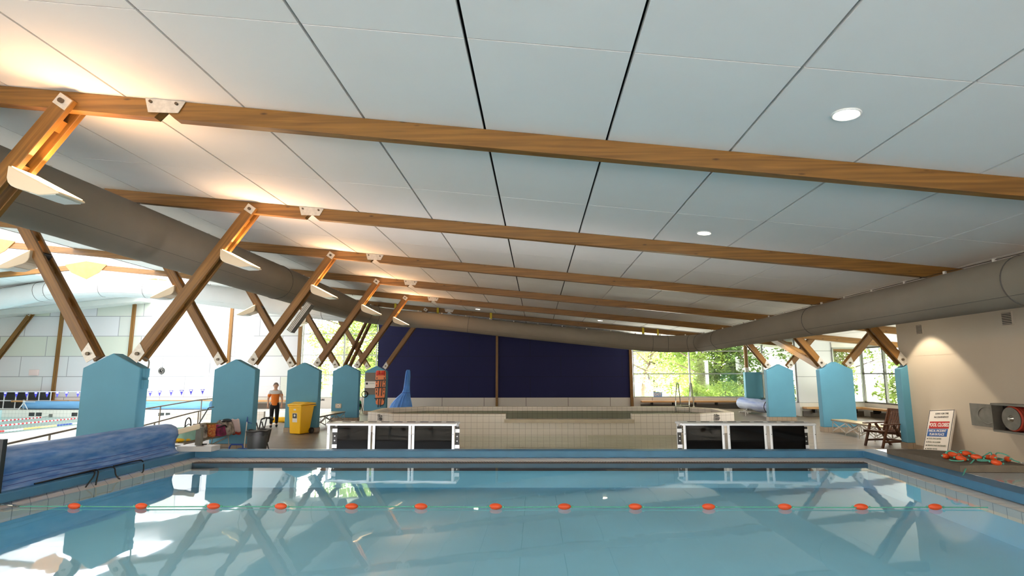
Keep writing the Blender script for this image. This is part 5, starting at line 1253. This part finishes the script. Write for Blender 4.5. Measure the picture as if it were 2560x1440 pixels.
# ------------------------------------------------------------------ garden outside
struct(MB().poly([(-60, WALLF-2, -.05), (XHALL, WALLF+1, -.05), (12.2, 34.2, -.05), (12.6, 28.1, -.05), (15.7, 28.1, -.05), (16.8, 15, -.05), (16.8, -40, -.05), (90, -40, -.05), (90, 110, -.05), (-60, 110, -.05)]).build('ground', M['grass']))
def tree(name, label, x, y, h, cw, leafm, n=2600, trunk=.16, z0=.0, low=.1, lean=0, seed=1, size=.115):
    rnd = random.Random(seed); t = thing(name, label, 'tree', (x, y, z0), 0, 'garden trees beyond the windows')
    tb = MB(); tb.tube(smooth_path([(0, 0, 0), (.1*lean, .05, h*.3), (.5*lean, 0, h*.55), (.7*lean, .1, h*.85)], 5), [trunk*(1-.7*i/15) for i in range(16)], 9)
    for k in range(5):
        a = k*1.3+seed; z = h*(.3+.1*k); tb.tube(smooth_path([(.4*lean, 0, z), (.4*lean+.5*math.cos(a)*cw*.4, .5*math.sin(a)*cw*.4, z+.3), (.4*lean+math.cos(a)*cw*.55, math.sin(a)*cw*.55, z+.8)], 4), [.07*(1-.08*i) for i in range(9)], 6)
    tb.build('trunk', M['bark'], t, smooth=True)
    blobs = []
    for k in range(26):
        a = rnd.uniform(0, 6.28); rr = cw*.5*math.sqrt(rnd.random()); blobs.append((rr*math.cos(a)+.5*lean, rr*math.sin(a), h*(low+(1-low)*rnd.random()**.8), cw*rnd.uniform(.16, .30)))
    vs, fs = [], []
    for k in range(n):
        bx, by, bz, br = blobs[k % 26]; d = Vector((rnd.gauss(0, 1), rnd.gauss(0, 1), rnd.gauss(0, 1))).normalized()*br*rnd.uniform(.55, 1.05)
        c = Vector((bx, by, bz))+d; u = Vector((rnd.gauss(0, 1), rnd.gauss(0, 1), rnd.gauss(0, .6))).normalized(); w = u.cross(Vector((rnd.gauss(0, 1), rnd.gauss(0, 1), rnd.gauss(0, 1)))).normalized()
        s = size*rnd.uniform(.6, 1.3); q = len(vs); vs += [tuple(c-u*s), tuple(c+w*s*.5), tuple(c+u*s), tuple(c-w*s*.5)]; fs.append((q, q+1, q+2, q+3))
    cb = MB(); cb.v = vs; cb.f = fs; cb.build('crown', leafm, t)
TL = [('tree', 'leafy tree filling the tall garden window beside the hall', -13.4, 39, 7.5, 4.6, 1, 11), ('tree', 'pale green tree behind the mullion of the tall garden window', -10.6, 41.5, 8, 5, 2, 12), ('tree', 'dark leafy tree at the navy wall side of the tall garden window', -7.6, 40, 7, 4, 0, 13),
      ('tree', 'thin branching tree against the white sky in the wide garden window', 7.2, 39.5, 5.2, 3.0, 2, 14), ('tree', 'dense green tree in the middle of the wide garden window', 10.9, 38.5, 6.4, 3.6, 0, 15), ('tree', 'dense dark tree at the post side of the wide garden window', 13.3, 38, 6.6, 4.0, 3, 16), ('tree', 'light green tree behind the dense ones in the wide garden window', 11.8, 42, 8, 5, 1, 17),
      ('tree', 'tall pale tree far behind in the tall garden window', -11.8, 45, 10, 7, 2, 41), ('tree', 'broad green tree far behind in the wide garden window', 9.4, 46, 8.5, 6, 1, 42), ('tree', 'dark broad tree far beyond the annex side window', 24.5, 33, 9, 6, 3, 43),
      ('tree', 'bright tree outside the glazed return wall', 16.8, 33, 6.5, 4, 2, 18), ('tree', 'tall yellow green tree outside the annex side window', 20.2, 30.5, 7.5, 4.4, 1, 19), ('tree', 'leafy tree outside the annex side window, closer to the cream wall', 20.5, 25, 7, 4.2, 0, 20), ('tree', 'low spreading tree close outside the annex side window', 18.9, 20.4, 4.6, 3.4, 1, 51), ('tree', 'bushy tree close outside the far pane of the annex side window', 18.6, 26.2, 5.0, 3.6, 2, 52), ('tree', 'slender tree outside the small annex window', 17.2, 36.5, 7.5, 4, 3, 21)]
for nm, lb, x, y, h, cw, li, sd in TL: tree(nm, lb, x, y, h, cw, M['leaf'][li], seed=sd, n=(2600 if 'thin' in lb else 9500), lean=(1.2 if 'thin' in lb else .2), trunk=(.13 if 'thin' in lb else .2))
for x, y, s, sd, lb in ((-12.3, 36.6, 1.3, 31, 'low bush at the foot of the tall garden window'), (11.6, 35.9, 1.5, 32, 'bright low bush at the foot of the wide garden window'), (9.9, 36.4, 1.2, 34, 'pale low bush in the middle of the wide garden window')):
    rnd = random.Random(sd); t = thing('bush', lb, 'bush', (x, y, 0), 0, 'low bushes outside'); vs, fs = [], []
    for k in range(1500):
        d = Vector((rnd.gauss(0, 1), rnd.gauss(0, 1), abs(rnd.gauss(0, 1)))).normalized()*s*rnd.uniform(.5, 1); d.z *= 1.1
        u = Vector((rnd.gauss(0, 1), rnd.gauss(0, 1), rnd.gauss(0, 1))).normalized(); w = u.orthogonal().normalized(); q = len(vs); a = .11
        vs += [tuple(d-u*a), tuple(d+w*a*.5), tuple(d+u*a), tuple(d-w*a*.5)]; fs.append((q, q+1, q+2, q+3))
    cb = MB(); cb.v = vs; cb.f = fs; cb.build('crown', M['leaf'][sd % 2 + 1], t)
    MB().cyl((0, 0, -.05), (0, 0, s*.6), .05, n=8).build('stem', M['bark'], t)
t = thing('flax_plant', 'spiky flax plant outside the annex side window', 'plant', (18.2, 24.6, 0), 0)
b = MB()
for k in range(34):
    a = k*2.4; L = 1.0+.5*((k*7) % 5)/5; e = .25+.5*((k*3) % 7)/7
    p0 = Vector((0, 0, .0)); p1 = Vector((math.cos(a)*e*L*.5, math.sin(a)*e*L*.5, L*.8)); p2 = Vector((math.cos(a)*e*L, math.sin(a)*e*L, L*1.15)); w = Vector((-math.sin(a), math.cos(a), 0))*.035
    b.add([p0-w, p0+w, p1+w, p1-w, p2], [(0, 1, 2, 3), (3, 2, 4)])
b.build('blades', M['leaf'][2], t); MB().cyl((0, 0, -.05), (0, 0, .12), .12, n=10).build('root_crown', M['bark'], t)
t = thing('porch_post', 'white round porch column outside the annex side window', 'column', (17.3, 22.9, -.05)); MB().cyl((0, 0, 0), (0, 0, 3.4), .14, n=20).build('shaft', M['white_metal'], t, smooth=True)
# small marks resting on the wall bench and floor
tag(MB().box((15.05, 24.3, .44), (15.35, 25.0, .475)).build('folded_towel', M['cover_pale'], None, origin=(15.2, 24.6, .44)), 'folded blue and white towel on the annex side bench', 'towel')
